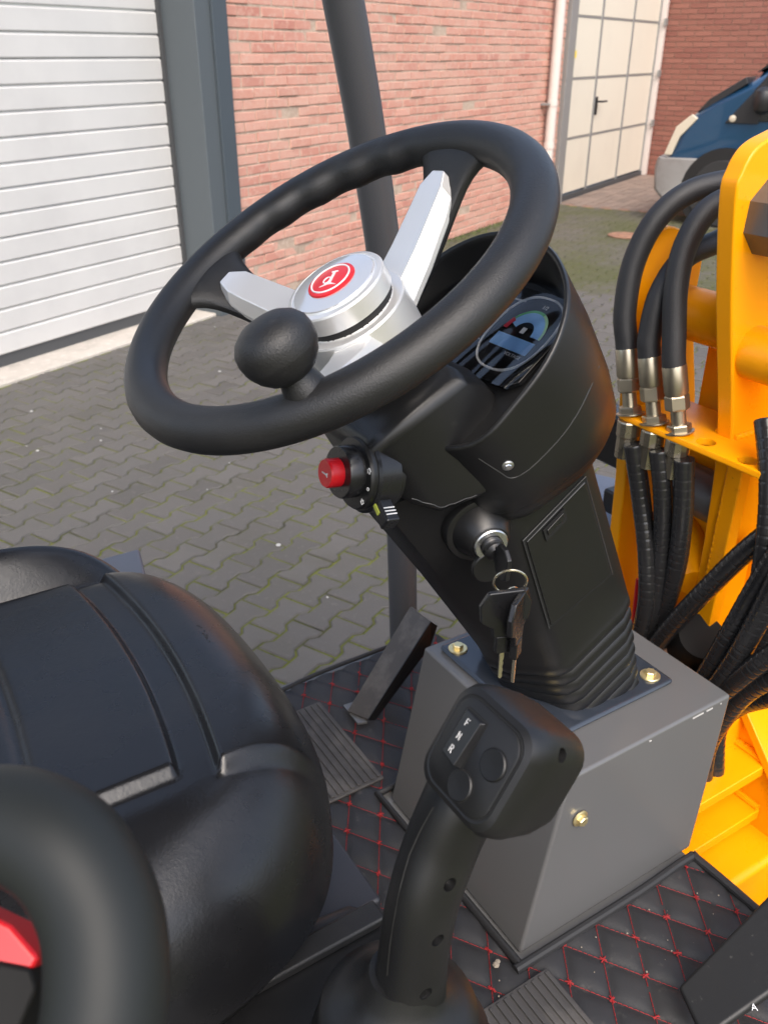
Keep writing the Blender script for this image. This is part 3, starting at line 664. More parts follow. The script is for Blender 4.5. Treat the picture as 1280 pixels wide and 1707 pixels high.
for k in (-1, 0, 1): part(MB().box(IC + XA * -.014 + sd_ * (.043 + k * .003) + sp_ * (-.007 if (sp_ @ ez) < 0 else .007), sd_ * .0005, sp_ * .0004, XA * .005), 'tab_ridge', 'gprint', isw)

# --- ignition lock
KX = nrm(AR * 1.0 - B2 * .30 + HN * .05); KC = SF(.058, -.020, -.250)
lk = part(MB().lathe([(.034, -.02), (.034, -.002), (.0325, .002), (.029, .003), (.0275, .003), (.026, .006), (.0185, .021), (.0165, .0225), (.0155, .0215)], KC, KX, 44), 'ignition_switch', 'plastic', ang=30, label='black ignition boss with chrome lock barrel')
part(MB().lathe([(.0155, .005), (.0155, .0245), (.0145, .0255), (.0105, .0255), (.0105, .024), (.001, .024)], KC, KX, 36), 'lock_ring', 'steel', lk, ang=30)
part(MB().lathe([(.0100, .02), (.0100, .029), (.009, .030), (.001, .030)], KC, KX, 28), 'lock_barrel', 'plastic_gloss', lk)
# lock flap hanging below
fd = nrm(V(0.02, -.1, -1)); fo = KC + KX * .020 + fd * .024
part(MB().lathe([(.0165, 0), (.0165, .0035), (.0155, .0045), (.001, .0045)], fo + KX * -.003, KX, 32), 'lock_flap', 'plastic', lk)
# --- key bunch (hangs from the key in the lock)
kb = thing('key_bunch', 'bunch of black headed keys on rings hanging from the ignition lock', 'keys', tuple(KC + KX * .05 - ez * .08))
kx2 = nrm(np.cross(KX, ez)); 
def key_head(o, xd, yd, n_, s=1.42):                                   # bow outline in its own plane
    q = [(-.0055, 0), (.0055, 0), (.0065, .006), (.0125, .010), (.0135, .020), (.009, .0275), (-.009, .0275), (-.0135, .020), (-.0125, .010), (-.0065, .006)]
    m_ = MB(); m_.prism([np.array(o) + xd * x * s + yd * y * s - n_ * .0023 for x, y in q], n_ * .0046); return m_
kd = nrm(ez * -1 + KX * .35)
part(MB().lathe([(.009, 0), (.009, .006), (.0055, .009)], KC + KX * .029, KX, 20), 'key_collar', 'plastic_gloss', kb)
o_ = key_head(KC + KX * .031, nrm(np.cross(KX, nrm(np.cross(KX, -ez + KX * .2)))), KX, nrm(np.cross(KX, -ez)), 1.15); part(o_, 'key', 'plastic_gloss', kb, bevel=.0012, seg=3)
rp = atD(850, 970, .625)
def ringpath(c, r, u_, v_): return [c + r * (u_ * math.cos(x) + v_ * math.sin(x)) for x in np.linspace(0, 2 * math.pi, 28)[:-1]]
cu_ = nrm(_r + V(0, 0, .1)); 
part(MB().tube(ringpath(rp, .0118, nrm(_r), nrm(ez * 1 + _d * -.3)), .0009, 8, closed=True), 'key_ring', 'keyblade', kb)
rp2 = atD(853, 1002, .628)
part(MB().tube(ringpath(rp2, .0115, nrm(_r * .6 + _d * .6), ez), .0009, 8, closed=True), 'key_ring', 'keyblade', kb)
for kbp, rot in (((838, 1060), .25), ((860, 1068), 1.15)):
    xd = nrm(_r * math.cos(rot) + _d * V(1, 1, 0) * math.sin(rot)); nn = nrm(np.cross(xd, ez)); base = atD(*kbp, .634)
    k_ = part(key_head(base, xd, ez, nn), 'key', 'plastic_gloss', kb, bevel=.0012, seg=3)
    part(MB().box(base - ez * .006, xd * .0058, nn * .003, ez * .0075), 'key_neck', 'plastic_gloss', kb, bevel=.0012)
    q = [(-.0015, -.012), (.0015, -.012), (.0015, -.02), (.0009, -.022), (.0015, -.024), (.0008, -.027), (.0015, -.030), (.0009, -.033), (.0013, -.036), (0, -.038), (-.0015, -.0365)]
    part(MB().prism([base + xd * x + ez * y - nn * .001 for x, y in q], nn * .002), 'key_blade', 'keyblade', kb)

# --- gear lever on the right console
LH = atD(790, 1262, .455); TL = R(57); LU = V(math.cos(TL), 0, math.sin(TL)); LN = V(-math.sin(TL), 0, math.cos(TL))
def LF(a, u_, k=0): return LH + AR * a + LU * u_ + LN * k
def rrect(hw, hh, r, n=5, cx_=0, cy_=0):
    out = []
    for (sx, sy, a0) in ((1, 1, 0), (-1, 1, 90), (-1, -1, 180), (1, -1, 270)):
        for i in range(n + 1):
            t_ = R(a0 + 90 * i / n); out.append((cx_ + sx * (hw - r) + r * math.cos(t_), cy_ + sy * (hh - r) + r * math.sin(t_)))
    return out
def lring(hw, hh, r, k, cy_=0, cx_=0): return [LF(x, y, k) for x, y in rrect(hw, hh, r, 6, cx_, cy_)]
rings = [lring(.012, .012, .008, -.056, .004), lring(.022, .022, .012, -.054, .003), lring(.0275, .0275, .014, -.047, .002), lring(.030, .0305, .014, -.034, .001), lring(.031, .032, .014, -.016), lring(.0305, .0315, .014, -.006), lring(.0285, .0295, .013, -.001), lring(.0255, .0265, .012, .0005), lring(.024, .025, .0115, .0)]
# handle rings blended: grip axis from the head down to the base
LB = atD(668, 1648, .60)
gl = part(MB().loft(rings), 'gear_lever', 'lever', ang=50, label='black joystick lever with direction rocker and two blank buttons')
hp_ = smooth_path([atD(806, 1272, .512), atD(772, 1330, .512), atD(737, 1405, .525), atD(708, 1490, .54), atD(692, 1570, .568), atD(682, 1650, .602)], 7); rings = []
fx = nrm(LF(0, 0, -1) * 0 + V(1, 0, 0)); n_ = len(hp_)
for i, p in enumerate(hp_):
    t_ = i / (n_ - 1); a_ = np.interp(t_, [0, .25, .6, .85, 1], [.020, .0185, .0178, .0182, .020]); b_ = np.interp(t_, [0, .25, .6, .85, 1], [.024, .0225, .021, .0205, .022])
    tg = nrm(hp_[min(i + 1, n_ - 1)] - hp_[max(i - 1, 0)]); xx = nrm(fx - tg * (fx @ tg)); yy = np.cross(tg, xx)
    rings.append([p + xx * b_ * np.sign(math.cos(q)) * abs(math.cos(q)) ** .8 + yy * a_ * np.sign(math.sin(q)) * abs(math.sin(q)) ** .8 for q in np.linspace(0, 2 * math.pi, 33)[:-1]])
grip = part(MB().loft(rings), 'grip', 'lever', gl, ang=60)
part(MB().loft([lring(.0252, .0262, .012, -.0006), lring(.0246, .0256, .0115, .0004)]), 'panel_gap', 'groove', gl)
part(MB().loft([lring(.0238, .0248, .0112, -.001), lring(.0238, .0248, .0112, .0010), lring(.0228, .0238, .0105, .0016)]), 'button_panel', 'lever', gl)
for cx_, cy_ in ((.0135, .005), (.0025, -.0155)):
    part(MB().lathe([(.0086, .001), (.0086, .0018)], LF(cx_, cy_, 0), LN, 32), 'button_gap', 'groove', gl)
    part(MB().lathe([(.0081, .001), (.0081, .0024), (.0075, .0030), (.001, .0026)], LF(cx_, cy_, 0), LN, 32), 'blank_button', 'lever', gl, ang=40)
RC = (-.0095, .0045)
part(MB().loft([[LF(x, y, k) for x, y in rrect(.0082, .0145, .001, 2, *RC)] for k in (.001, .0021)]), 'rocker_frame', 'groove', gl)
rk = part(MB().loft([[LF(RC[0] + x, RC[1] + y, .0018) for x, y in ((-.0075, -.0135), (.0075, -.0135), (.0075, .0135), (-.0075, .0135))], [LF(RC[0] + x, RC[1] + y, k) for x, y, k in ((-.0072, -.013, .0038), (.006, -.013, .0070), (.006, .0125, .0045), (-.0072, .0125, .0030))]]), 'rocker_switch', 'plastic_gloss', gl, bevel=.0012, seg=3)
RN = nrm(np.cross(LF(.006, -.013, .0070) - LF(-.0072, -.013, .0038), LF(-.0072, .0125, .0030) - LF(-.0072, -.013, .0038)))
tx_x = nrm(LF(.006, -.013, .0070) - LF(-.0072, -.013, .0038)); tx_y = nrm(LF(-.0072, .0125, .0030) - LF(-.0072, -.013, .0038))
STR = {'F': [((-1, -2), (-1, 2), (1.2, 2)), ((-1, .2), (.8, .2))], 'N': [((-1.1, -2), (-1.1, 2), (1.1, -2), (1.1, 2))],
       'R': [((-1, -2), (-1, 2), (.6, 2), (1.1, 1.4), (1.1, .7), (.6, .1), (-1, .1)), ((.1, .1), (1.2, -2))]}
for ch, yy_ in (('F', .0078), ('N', 0), ('R', -.0078)):
    base = LF(RC[0] - .0014, RC[1] + yy_, np.interp(yy_, [-.013, .0125], [.0054, .0037])) + RN * .0003; mb = MB()
    for st_ in STR[ch]: mb.tube([base + (tx_x * x + tx_y * y) * .00100 for x, y in st_], .00026, 5)
    part(mb, 'letter', 'gprint', gl)
def hole(p, ax, r, parent): part(MB().lathe([(r, -.004), (r, .0006), (r * .8, .0006)], p, ax, 20), 'screw_hole', 'groove', parent)
dr = []
for px_, py_ in ((750, 1475), (730, 1568), (710, 1657)):
    hl_, hn_ = hit(px_, py_, grip)
    if hl_ is not None: dr.append(MB().lathe([(.0042, -.010), (.0042, .01)], hl_, nrm(hn_ + AR), 20)); part(MB().lathe([(.0026, -.0095), (.0024, -.0070), (.001, -.0068)], hl_, nrm(hn_ + AR), 12), 'screw', 'steel', gl)
hl_, hn_ = hit(937, 1260, gl)
# seam down the grip's rear side
sp_pts = [hit(x, y, grip)[0] for x, y in ((722, 1345), (700, 1385), (682, 1425), (668, 1475), (658, 1525), (650, 1575), (645, 1625))]
part(MB().tube([p for p in sp_pts if p is not None], .0007, 6), 'grip_seam', 'groove', gl)
cut(grip, dr)
if hl_ is not None: cut(gl, [MB().lathe([(.0036, -.012), (.0036, .01)], hl_, nrm(hn_ + AR), 20)])
fl = part(MB().lathe([(.050, -.034), (.050, -.022), (.0485, -.018), (.040, -.0125), (.030, -.006), (.0235, .004), (.020, .016)], LB + V(0, 0, .0), nrm(V(.05, 0, 1)), 48), 'lever_base', 'lever', gl, ang=40)
part(MB().lathe([(.075, -.14), (.070, -.12), (.072, -.11), (.064, -.09), (.066, -.08), (.057, -.06), (.058, -.05), (.05, -.034)], LB, ez, 40), 'gaiter', 'lever', gl, ang=60)

# --- seat deck, console, fender
part(MB().abox(-.5, .288, .463, .98, ZF - .004, .80), 'seat_deck', 'deck', bevel=.005, seg=2)
part(MB().abox(-.5, .262, .19, .440, ZF - .004, .835), 'side_console', 'plastic', bevel=.008)
part(MB().tube([(-.5, .452, .812), (.20, .452, .812), (.245, .450, .808), (.270, .445, .79), (.275, .445, .70)], .0155, 14), 'edge_trim', 'rubber')
part(MB().abox(-.5, .262, .415, .437, .836, .846), 'console_strip', 'rubber', bevel=.003)
part(MB().loft([[(-.5, .90, .945), (.225, .90, .945), (.243, .985, .935), (-.5, .985, .935)], [(-.5, .90, .80), (.225, .90, .80), (.243, .985, .6), (-.5, .985, .6)]]), 'side_fender', 'fender', bevel=.004)

# --- driver seat: a moulded cushion
SY, SHW, SX0 = .645, .262, -.32
N1, N2 = 330, 300; vs = []; mb = MB()
def seat_z(x, y, q):
    z = 1.0 + .010 * math.cos((y - SY) / SHW * 1.4)
    yr = y - .66
    xA = .140 - .55 * yr * yr; xB = xA + .031
    inpan = sst(.497, .511, y) * (1 - sst(.822, .836, y))
    cen = inpan * (1 - sst(xA - .004, xA + .004, x))
    z += .0085 * cen
    fr = sst(.482, .497, y) * (1 - sst(.815, .832, y)) * sst(xB - .004, xB + .005, x)
    z += .0105 * fr
    gx = .030 - .4 * yr * yr
    z -= .004 * inpan * math.exp(-((x - gx) / .006) ** 2)
    z += .066 * sst(.836, .890, y) - .012 * math.exp(-((y - .832) / .012) ** 2)
    z -= .012 * (1 - sst(.43, .49, y))
    rl = np.clip((q - .73) / .27, 0, 1); z -= .115 * (1 - math.sqrt(max(0, 1 - rl ** 2.2)))
    return z
grid = []
for i in range(N1 + 1):
    row = []
    for j in range(N2 + 1):
        u_ = -1 + 2 * i / N1; v_ = -1 + 2 * j / N2; m_ = max(abs(u_), abs(v_)); q4 = (abs(u_) ** 3.6 + abs(v_) ** 3.6) ** (1 / 3.6)
        f_ = m_ / q4 if q4 > 0 else 1; uu, vv = u_ * f_, v_ * f_
        y = SY + SHW * uu; x = SX0 + (.272 - SX0) * (vv + 1) / 2 - .022 * uu * uu * max(0, vv)
        row.append(mb.add([(x, y, seat_z(x, y, m_))]))
    grid.append(row)
for i in range(N1):
    for j in range(N2): mb.face(grid[i][j], grid[i + 1][j], grid[i + 1][j + 1], grid[i][j + 1])
edge = [grid[i][0] for i in range(N1)] + [grid[N1][j] for j in range(N2)] + [grid[i][N2] for i in range(N1, 0, -1)] + [grid[0][j] for j in range(N2, 0, -1)]
prev = edge; C0 = V(-.02, SY, 0)
for dz, sc in ((.895 - .01, .995), (.865, .975), (.842, .94), (.83, .88), (.801, .86)):
    cur = [mb.add([V(*(C0[:2] + (np.array(mb.v[e][:2]) - C0[:2]) * sc), dz)]) for e in edge]
    for k in range(len(edge)): mb.face(prev[k], prev[(k + 1) % len(edge)], cur[(k + 1) % len(edge)], cur[k])
    prev = cur
seat = part(mb, 'driver_seat', 'vinyl', ang=70, label='black moulded vinyl driver seat cushion')
mb = MB()
for i in range(16):
    t_ = random.random(); p, n = hit(334 + 18 * t_ + random.gauss(0, 3), 1043 + 30 * t_ + random.gauss(0, 2), seat)
    if p is not None: mb.lathe([(random.uniform(.0008, .0024) * (1.2 - .6 * t_), -.0002), (.0006, .00025)], p, n, 8)
part(mb, 'wet_smudge', 'groove', seat)
# backrest behind the frame edge
part(MB().loft([[(-.30, .40, .95), (-.24, .42, .95), (-.24, .83, .95), (-.30, .85, .95)], [(-.40, .40, 1.4), (-.33, .44, 1.4), (-.33, .81, 1.4), (-.40, .85, 1.4)]]), 'seat_back', 'vinyl', bevel=.03, seg=4)
# hip guard beside the camera and the belt buckle inside its arch
hg = [atD(-200, 1540, .36), atD(-140, 1420, .335), atD(-12, 1372, .315), atD(96, 1408, .30), atD(163, 1505, .295), atD(180, 1630, .295), atD(160, 1775, .30), atD(108, 1895, .31)]
part(MB().tube(smooth_path(hg, 8), .0178, 28), 'hip_guard', 'hipvinyl', ang=60, label='glossy dark rounded hip guard close at lower left')
bc = atD(10, 1590, .36)
ux = nrm(_r * 1 + _u * -.1); uy = nrm(_u * 1 + _r * .0 + _d * .4); un = np.cross(ux, uy)
bk = part(MB().loft([[bc + ux * x + uy * y + un * k for x, y in ((-.06, -.09), (-.022, -.09), (.012, -.02), (.016, -.008), (.013, -.002), (-.05, .004))] for k in (-.014, .012)]), 'belt_buckle', 'buckle', bevel=.002, label='black seat belt buckle with red release button')
part(MB().loft([[bc + ux * x + uy * y + un * k for x, y in ((-.05, .0), (.0125, -.0035), (.0150, .001), (.004, .010), (-.01, .0145), (-.05, .017))] for k in (-.011, .010)]), 'release_button', 'redbtn', bk, bevel=.002)

# --- canopy post on the far side
pp = smooth_path([V(.665, .992, .40), V(.657, .995, .75), V(.650, 1.0, 1.0), V(.636, 1.0, 1.18), V(.60, .985, 1.36), V(.545, .96, 1.56), V(.37, .90, 2.17)], 10)
part(MB().tube(pp, .0232, 24), 'canopy_post', 'postpaint', ang=60, label='dark grey tubular canopy post behind the steering wheel')

part(MB().loft([[(-.85, .06, 2.16), (.38, .06, 2.16), (.38, 1.08, 2.16), (-.85, 1.08, 2.16)], [(-.82, .09, 2.21), (.35, .09, 2.21), (.35, 1.05, 2.21), (-.82, 1.05, 2.21)]]), 'canopy_roof', 'deck', bevel=.01)  # unseen roof inferred from the post, added to shade seat and floor
for py0 in (.16,): part(MB().tube(smooth_path([V(-.62, py0, .5), V(-.62, py0, 1.4), V(-.6, py0 + .02, 2.17)], 6), .0232, 20), 'canopy_post', 'postpaint')
part(MB().tube(smooth_path([V(-.62, 1.0, .5), V(-.62, 1.0, 1.4), V(-.6, .98, 2.17)], 6), .0232, 20), 'canopy_post', 'postpaint')
# wear: scuffs on the pod, a chip of white on it, chipped paint along the box edge
h_, n_2 = hit(966, 496, pod)
if h_ is not None: part(MB().lathe([(.0022, 0), (.0026, .001), (.0014, .0022)], h_, n_2, 6), 'white_chip', 'speck', pod)
mb = MB()
for x0, x1 in ((.667, .684), (.689, .699), (.60, .603), (.712, .7135)): mb.abox(x0, x1, by0 - .0009, by0 + .0005, ZB - .0062, ZB - .0046)
part(mb, 'paint_chip', 'speck', cbx)
# --- accelerator pedal
pa = [onZ(578, 1186, ZF + .012), onZ(613, 1200, ZF + .012)]; pb = [onZ(684, 1010, ZF + .125), onZ(718, 1036, ZF + .125)]
ap_ = part(MB().prism([pa[0], pa[1], pb[1], pb[0]], nrm(V(.7, 0, -.7)) * .006), 'accelerator_pedal', 'darkmetal', bevel=.0015, label='worn dark metal accelerator pedal')
part(MB().prism([pa[1] + V(0, -.0005, 0), pb[1] + V(0, -.0005, 0), pb[1] + V(.012, -.0005, -.012), pb[1] + V(.0, -.0005, -.045), pa[1] + V(.012, -.0005, -.006)], V(0, .003, 0)), 'pedal_side', 'plastic', ap_)
part(MB().prism([onZ(572, 1178, ZF + .006), onZ(596, 1208, ZF + .006), onZ(612, 1206, ZF + .006), onZ(590, 1172, ZF + .006)], V(0, 0, .003)), 'pedal_foot', 'greypaint', ap_)
# --- brake pedal close to the right edge
ba = [onZ(1112, 1650, ZF + .03), onZ(1150, 1730, ZF + .03), onZ(1400, 1600, ZF + .09), onZ(1330, 1420, ZF + .14)]
bpd = part(MB().prism([onZ(1128, 1645, .68), onZ(1170, 1735, .68), onZ(1420, 1560, .75), onZ(1330, 1440, .75)], nrm(V(.5, 0, -.86)) * .014), 'brake_pedal', 'pedal', bevel=.005, seg=3, label='dirty black rubber brake pedal at lower right')
part(MB().tube([onZ(1300, 1530, .70), V(.75, .30, .62), V(.80, .30, .5)], .012, 10), 'pedal_arm', 'plastic', bpd)
tx_ = nrm(V(.5, -.2, .1)); text('pedal_mark', 'A', .009, onZ(1256, 1683, .70) + V(-.001, 0, .004), nrm(V(.75, -.6, .1)), nrm(V(.55, .8, .2)), M['white'], bpd, .0004)
# ================================================================== FLOOR MAT
fmth = thing('floor_mat', 'black quilted floor mat with red diamond stitching around the grey box', 'floor mat', (.45, .6, ZF))
px_, py_ = .0243, .0369
x00, y00 = .682, .414
def quilt(x, y):
    p = (x - x00) / px_; q = (y - y00) / py_; a = (p + q) / 2; b = (p - q) / 2
    fa = abs(a - round(a)) * 2; fb = abs(b - round(b)) * 2
    return .0050 * (1 - (1 - min(fa, 1)) ** 3.0) * (1 - (1 - min(fb, 1)) ** 3.0)
mb = MB(); gx = np.arange(.285, .7, .003); gy = np.arange(.19, .97, .0035); gi = {}
def in_mat(x, y):
    if x > bx0 - rb - .022 and by0 - .016 < y < by1 + .01: return False
    if y > .958 - .15 * max(0, .45 - x): return False
    return True
for i, x in enumerate(gx):
    for j, y in enumerate(gy):
        gi[i, j] = mb.add([(x, y, ZF - .004 + quilt(x, y) + .0006 * math.sin(40 * x + 30 * y))])
for i in range(len(gx) - 1):
    for j in range(len(gy) - 1):
        if in_mat((gx[i] + gx[i + 1]) / 2, (gy[j] + gy[j + 1]) / 2): mb.face(gi[i, j], gi[i + 1, j], gi[i + 1, j + 1], gi[i, j + 1])
part(mb, 'quilt', 'matleather', fmth, ang=70)
mb = MB()
for i in range(-20, 14):
    for j in range(-10, 20):
        if (i + j) % 2: continue
        x = x00 + i * px_; y = y00 + j * py_
        if not (.3 < x < .692 and .2 < y < .95) or not in_mat(x, y): continue
        for k in range(4):                                          # a little star of thread at every crossing
            a_ = random.uniform(0, 3.14); q = V(math.cos(a_), math.sin(a_), 0) * random.uniform(.0025, .0048); p = V(x, y, ZF - .0012)
            mb.tube([p - q, p + ez * .0012, p + q], .00065, 4)
        for sx, sy in ((1, 1), (1, -1)):                            # running stitches along the two diagonals
            for k in range(8):
                t0, t1 = (k + .06) / 8, (k + .92) / 8; p0 = V(x + sx * px_ * t0, y + sy * py_ * t0, ZF - .0029); p1 = V(x + sx * px_ * t1, y + sy * py_ * t1, ZF - .0029)
                if not in_mat(p1[0], p1[1]) or p1[0] > .694: continue
                if random.random() < .97: mb.tube([p0, (p0 + p1) / 2 + ez * .0006, p1], .00042, 4)
tag(part(mb, 'stitching', 'thread', fmth), kind='stuff')
bnd = smooth_path([V(.285, by0 - .02, ZF + .002), V(bx0 - rb - .03, by0 - .02, ZF + .002), V(.6, by0 - .021, ZF + .002), V(.690, by0 - .019, ZF + .002), V(.699, by0 - .03, ZF + .002), V(.700, .30, ZF + .002), V(.700, .20, ZF + .002)], 8)
part(MB().tube(bnd[8:], .0052, 10), 'binding', 'matedge', fmth)
part(MB().tube([V(bx0 - rb - .022, by0 - .02, ZF + .001), V(bx0 - rb - .024, by1 + .012, ZF + .001), V(.70, by1 + .012, ZF + .001)], .005, 10), 'binding', 'matedge', fmth)
part(MB().tube(smooth_path([V(.29, .935, ZF + .001), V(.45, .960, ZF + .001), V(.58, .963, ZF + .001), V(.70, .961, ZF + .001)], 6), .0035, 8), 'binding', 'matedge', fmth)
def heel(x0, x1, y0, y1, n, ang):
    hpad = part(MB().abox(x0, x1, y0, y1, ZF, ZF + .004), 'heel_pad', 'heel', fmth, bevel=.0015)
    for k in range(n):
        y = y0 + (y1 - y0) * (k + .5) / n; part(MB().abox(x0 + .004, x1 - .004, y - (y1 - y0) / n * .27, y + (y1 - y0) / n * .27, ZF + .004, ZF + .0062), 'pad_rib', 'heel', hpad, bevel=.0008)
def heelx(x0, x1, y0, y1, n):
    hpad = part(MB().abox(x0, x1, y0, y1, ZF, ZF + .004), 'heel_pad', 'heel', fmth, bevel=.0015)
    for k in range(n):
        x = x0 + (x1 - x0) * (k + .5) / n; part(MB().abox(x - (x1 - x0) / n * .27, x + (x1 - x0) / n * .27, y0 + .004, y1 - .004, ZF + .004, ZF + .0062), 'pad_rib', 'heel', hpad, bevel=.0008)
heelx(.36, .452, .25, .400, 10)
heelx(.36, .450, .720, .90, 9)
mb = MB(); p = onZ(826, 1612, ZF); mb.lathe([(.003, 0), (.004, .002), (.002, .004)], p + ez * .002, ez, 6); mb.lathe([(.002, 0), (.003, .002), (.001, .003)], p + V(.004, .002, .002), ez, 6)
for i in range(60):
    x, y = random.uniform(.3, .69), random.uniform(.22, .42) if i < 45 else random.uniform(.7, .94); r = random.uniform(.0004, .0011)
    mb.lathe([(r, 0), (r * 1.1, r * .7), (r * .4, r * 1.3)], (x, y, ZF + .0005), ez, 5)
tag(part(mb, 'grit', 'sandgrit', fmth), kind='stuff')

# ================================================================== YELLOW FRONT TOWER, PLATES, HOSES
BZ = 1.10
bpl = part(MB().prism([(.790, .705, BZ - .008), (.800, .712, BZ - .008), (.90, .712, BZ - .008), (.90, .40, BZ - .008), (.790, .40, BZ - .008)], (0, 0, .008)), 'bulkhead_plate', 'yellow', bevel=.0015, label='yellow bulkhead plate carrying the hose fittings')
drills = []
for q in ((1176, 737), (1246, 768)):
    c0 = onZ(*q, BZ); drills.append(MB().lathe([(.0115, -.03), (.0115, .03)], c0, ez, 24))
cut(bpl, drills)
def tower_plate(y0, th, pts, name):
    pts = [pts[0]] + [tuple(p[:2]) for p in smooth_path([(x, z, 0) for x, z in pts[1:-1]], 5)] + [pts[-1]]
    return part(MB().prism([(x, y0, z) for x, z in pts], (0, th, 0)), name, 'yellow', bevel=.003, seg=3)
tow = [(.86, .70), (.855, .95), (.841, 1.09), (.792, 1.265), (.768, 1.371), (.771, 1.398), (.785, 1.418), (.812, 1.429), (.845, 1.434), (.90, 1.42), (.94, 1.38), (.96, 1.28), (1.02, 1.10), (1.06, .70)]
tower_plate(.5755, .022, tow, 'tower_plate')
# bright raised rim along the plate edge
tow2 = [(.865, .70), (.852, .98), (.836, 1.12), (.821, 1.2), (.814, 1.25), (.818, 1.280), (.834, 1.303), (.868, 1.315), (.91, 1.298), (.935, 1.275), (.938, 1.2), (.97, 1.08), (1.05, .7)]
tower_plate(.735, .020, tow2, 'tower_plate')
part(MB().tube([(.885, .598, 1.215), (.885, .735, 1.215)], .032, 28), 'cross_tube', 'yellow')
part(MB().tube([(.845, .44, 1.205), (.845, .577, 1.205)], .030, 28), 'cross_tube', 'yellow')
part(MB().lathe([(.040, -.13), (.040, 0), (.034, .006)], (.826, .585, 1.352), (0, 1, 0), 8, xref=(1, 0, .35)), 'pin_boss', 'pinmetal')
part(MB().abox(.93, .95, .40, .70, .70, 1.215), 'tower_back', 'yellow', bevel=.003)
part(MB().abox(.842, .862, .555, .5745, .66, 1.09), 'tower_rib', 'yellow', bevel=.002)
part(MB().tube([(.90, .598, .985), (.90, .70, .985)], .033, 26), 'lower_pin', 'pinmetal')
part(MB().lathe([(.013, 0), (.013, .006), (.010, .008)], (.89, .5530, .955), (0, -1, 0), 20), 'pin_head', 'zinc')
part(MB().tube([(.86, .60, .88), (.96, .72, .92)], .022, 20), 'cross_tube', 'yellow')
part(MB().abox(.76, 1.0, .50, .80, .66, .72), 'front_deck', 'yellow', bevel=.004)
part(MB().lathe([(.034, 0), (.034, .035), (.030, .045), (.012, .046)], (.842, .575, .80), nrm(V(-.3, -.5, .8)), 30), 'rubber_cap', 'buckle')
part(MB().lathe([(.046, -.006), (.046, 0), (.036, .001)], (.842, .575, .80), nrm(V(-.3, -.5, .8)), 30), 'cap_flange', 'rust')
# lower yellow frame right of the box: transverse wall with two welded shelves
YX = .88
part(MB().prism([(YX, .62, .80), (YX, .535, .755), (YX, .47, .69), (YX, .40, .60), (YX, .33, .35), (YX, .70, .35), (YX, .70, .80)], (.02, 0, 0)), 'frame_wall', 'yellow', bevel=.003)
part(MB().abox(.74, YX - .001, .452, .60, .655, .672), 'frame_shelf', 'yellow', bevel=.002)
part(MB().abox(.72, YX - .001, .446, .60, .578, .595), 'frame_shelf', 'yellow', bevel=.002)
part(MB().prism([(YX - .006, .62, .806), (YX - .006, .53, .758), (YX + .05, .53, .758), (YX + .05, .62, .806)], nrm(V(0, -.5, .86)) * .012), 'frame_cap', 'yellow', bevel=.002)
part(MB().prism([(YX - .012, .53, .757), (YX - .012, .39, .60), (YX + .30, .39, .60), (YX + .30, .53, .757)], nrm(V(0, -.7, .7)) * .014), 'frame_cover', 'yellow', bevel=.002)
part(MB().tube([(YX - .004, .454, .675), (YX - .004, .56, .675)], .005, 8), 'weld', 'yellow')
part(MB().tube([(YX - .004, .448, .598), (YX - .004, .56, .598)], .005, 8), 'weld', 'yellow')

def weld(p0, p1, r=.004):
    p0, p1 = np.array(p0), np.array(p1); n = int(np.linalg.norm(p1 - p0) / .0022)
    part(MB().tube([p0 + (p1 - p0) * i / n for i in range(n + 1)], [r * (1 + .13 * math.sin(i * 1.6) + random.gauss(0, .04)) for i in range(n + 1)], 10), 'weld_bead', 'yellow', ang=60)
weld((.842, .5750, 1.1015), (.96, .5750, 1.1015)); weld((.842, .5985, 1.1015), (.90, .5985, 1.1015)); weld((.845, .5745, 1.0905), (.845, .5745, .74), .003)
weld((YX - .002, .61, .675), (YX - .002, .455, .675), .0055)
def fitting(p, ax, parent):
    part(MB().lathe([(.0175, 0), (.0175, .0015), (.015, .002)], p, ax, 24), 'washer', 'zinc', parent)
    part(MB().lathe([(.0145, .0015), (.0145, .0085), (.0135, .010)], p, ax, 6), 'lock_nut', 'zinc', parent, ang=20)
    part(MB().lathe([(.0088, .008), (.0088, .030)], p, ax, 20), 'thread_stub', 'zinc', parent)
    part(MB().lathe([(.0135, .028), (.0145, .030), (.0145, .044), (.0125, .047)], p, ax, 6), 'union_nut', 'zinc', parent, ang=20)
    part(MB().lathe([(.0130, .046), (.0142, .049), (.0142, .080), (.0135, .082)], p, ax, 24), 'ferrule', 'zinc', parent)
HR = .0138
for (bp_, pts) in [((1050, 690), [(1045, 590, .80), (1041, 520, .80), (1055, 440, .81), (1090, 370, .83), (1140, 325, .86), (1200, 305, .90), (1270, 300, .96)]),
                   ((1090, 705), [(1083, 610, .80), (1082, 560, .80), (1100, 490, .81), (1140, 430, .84), (1190, 405, .89), (1250, 380, .95)]),
                   ((1132, 720), [(1124, 620, .80), (1123, 560, .80), (1126, 480, .805), (1142, 410, .82), (1180, 350, .85), (1240, 320, .90)])]:
    b0 = onZ(*bp_, BZ); q = [onX(*p) for p in pts]; ax = nrm(q[0] - b0)
    path = smooth_path([b0 + ax * .070, b0 + ax * .088] + q[1:], 8)
    hs = part(MB().tube(path, HR, 18), 'hydraulic_hose', 'hose', ang=60)
    fitting(b0, ax, hs)
    # lower side: union and spiral-guarded hose going down behind the box
    dn = part(MB().lathe([(.0135, 0), (.0145, -.002), (.0145, -.02), (.0128, -.022), (.0128, -.05)], b0 - ez * .008, ez, 12), 'lower_union', 'zinc', hs, ang=20)
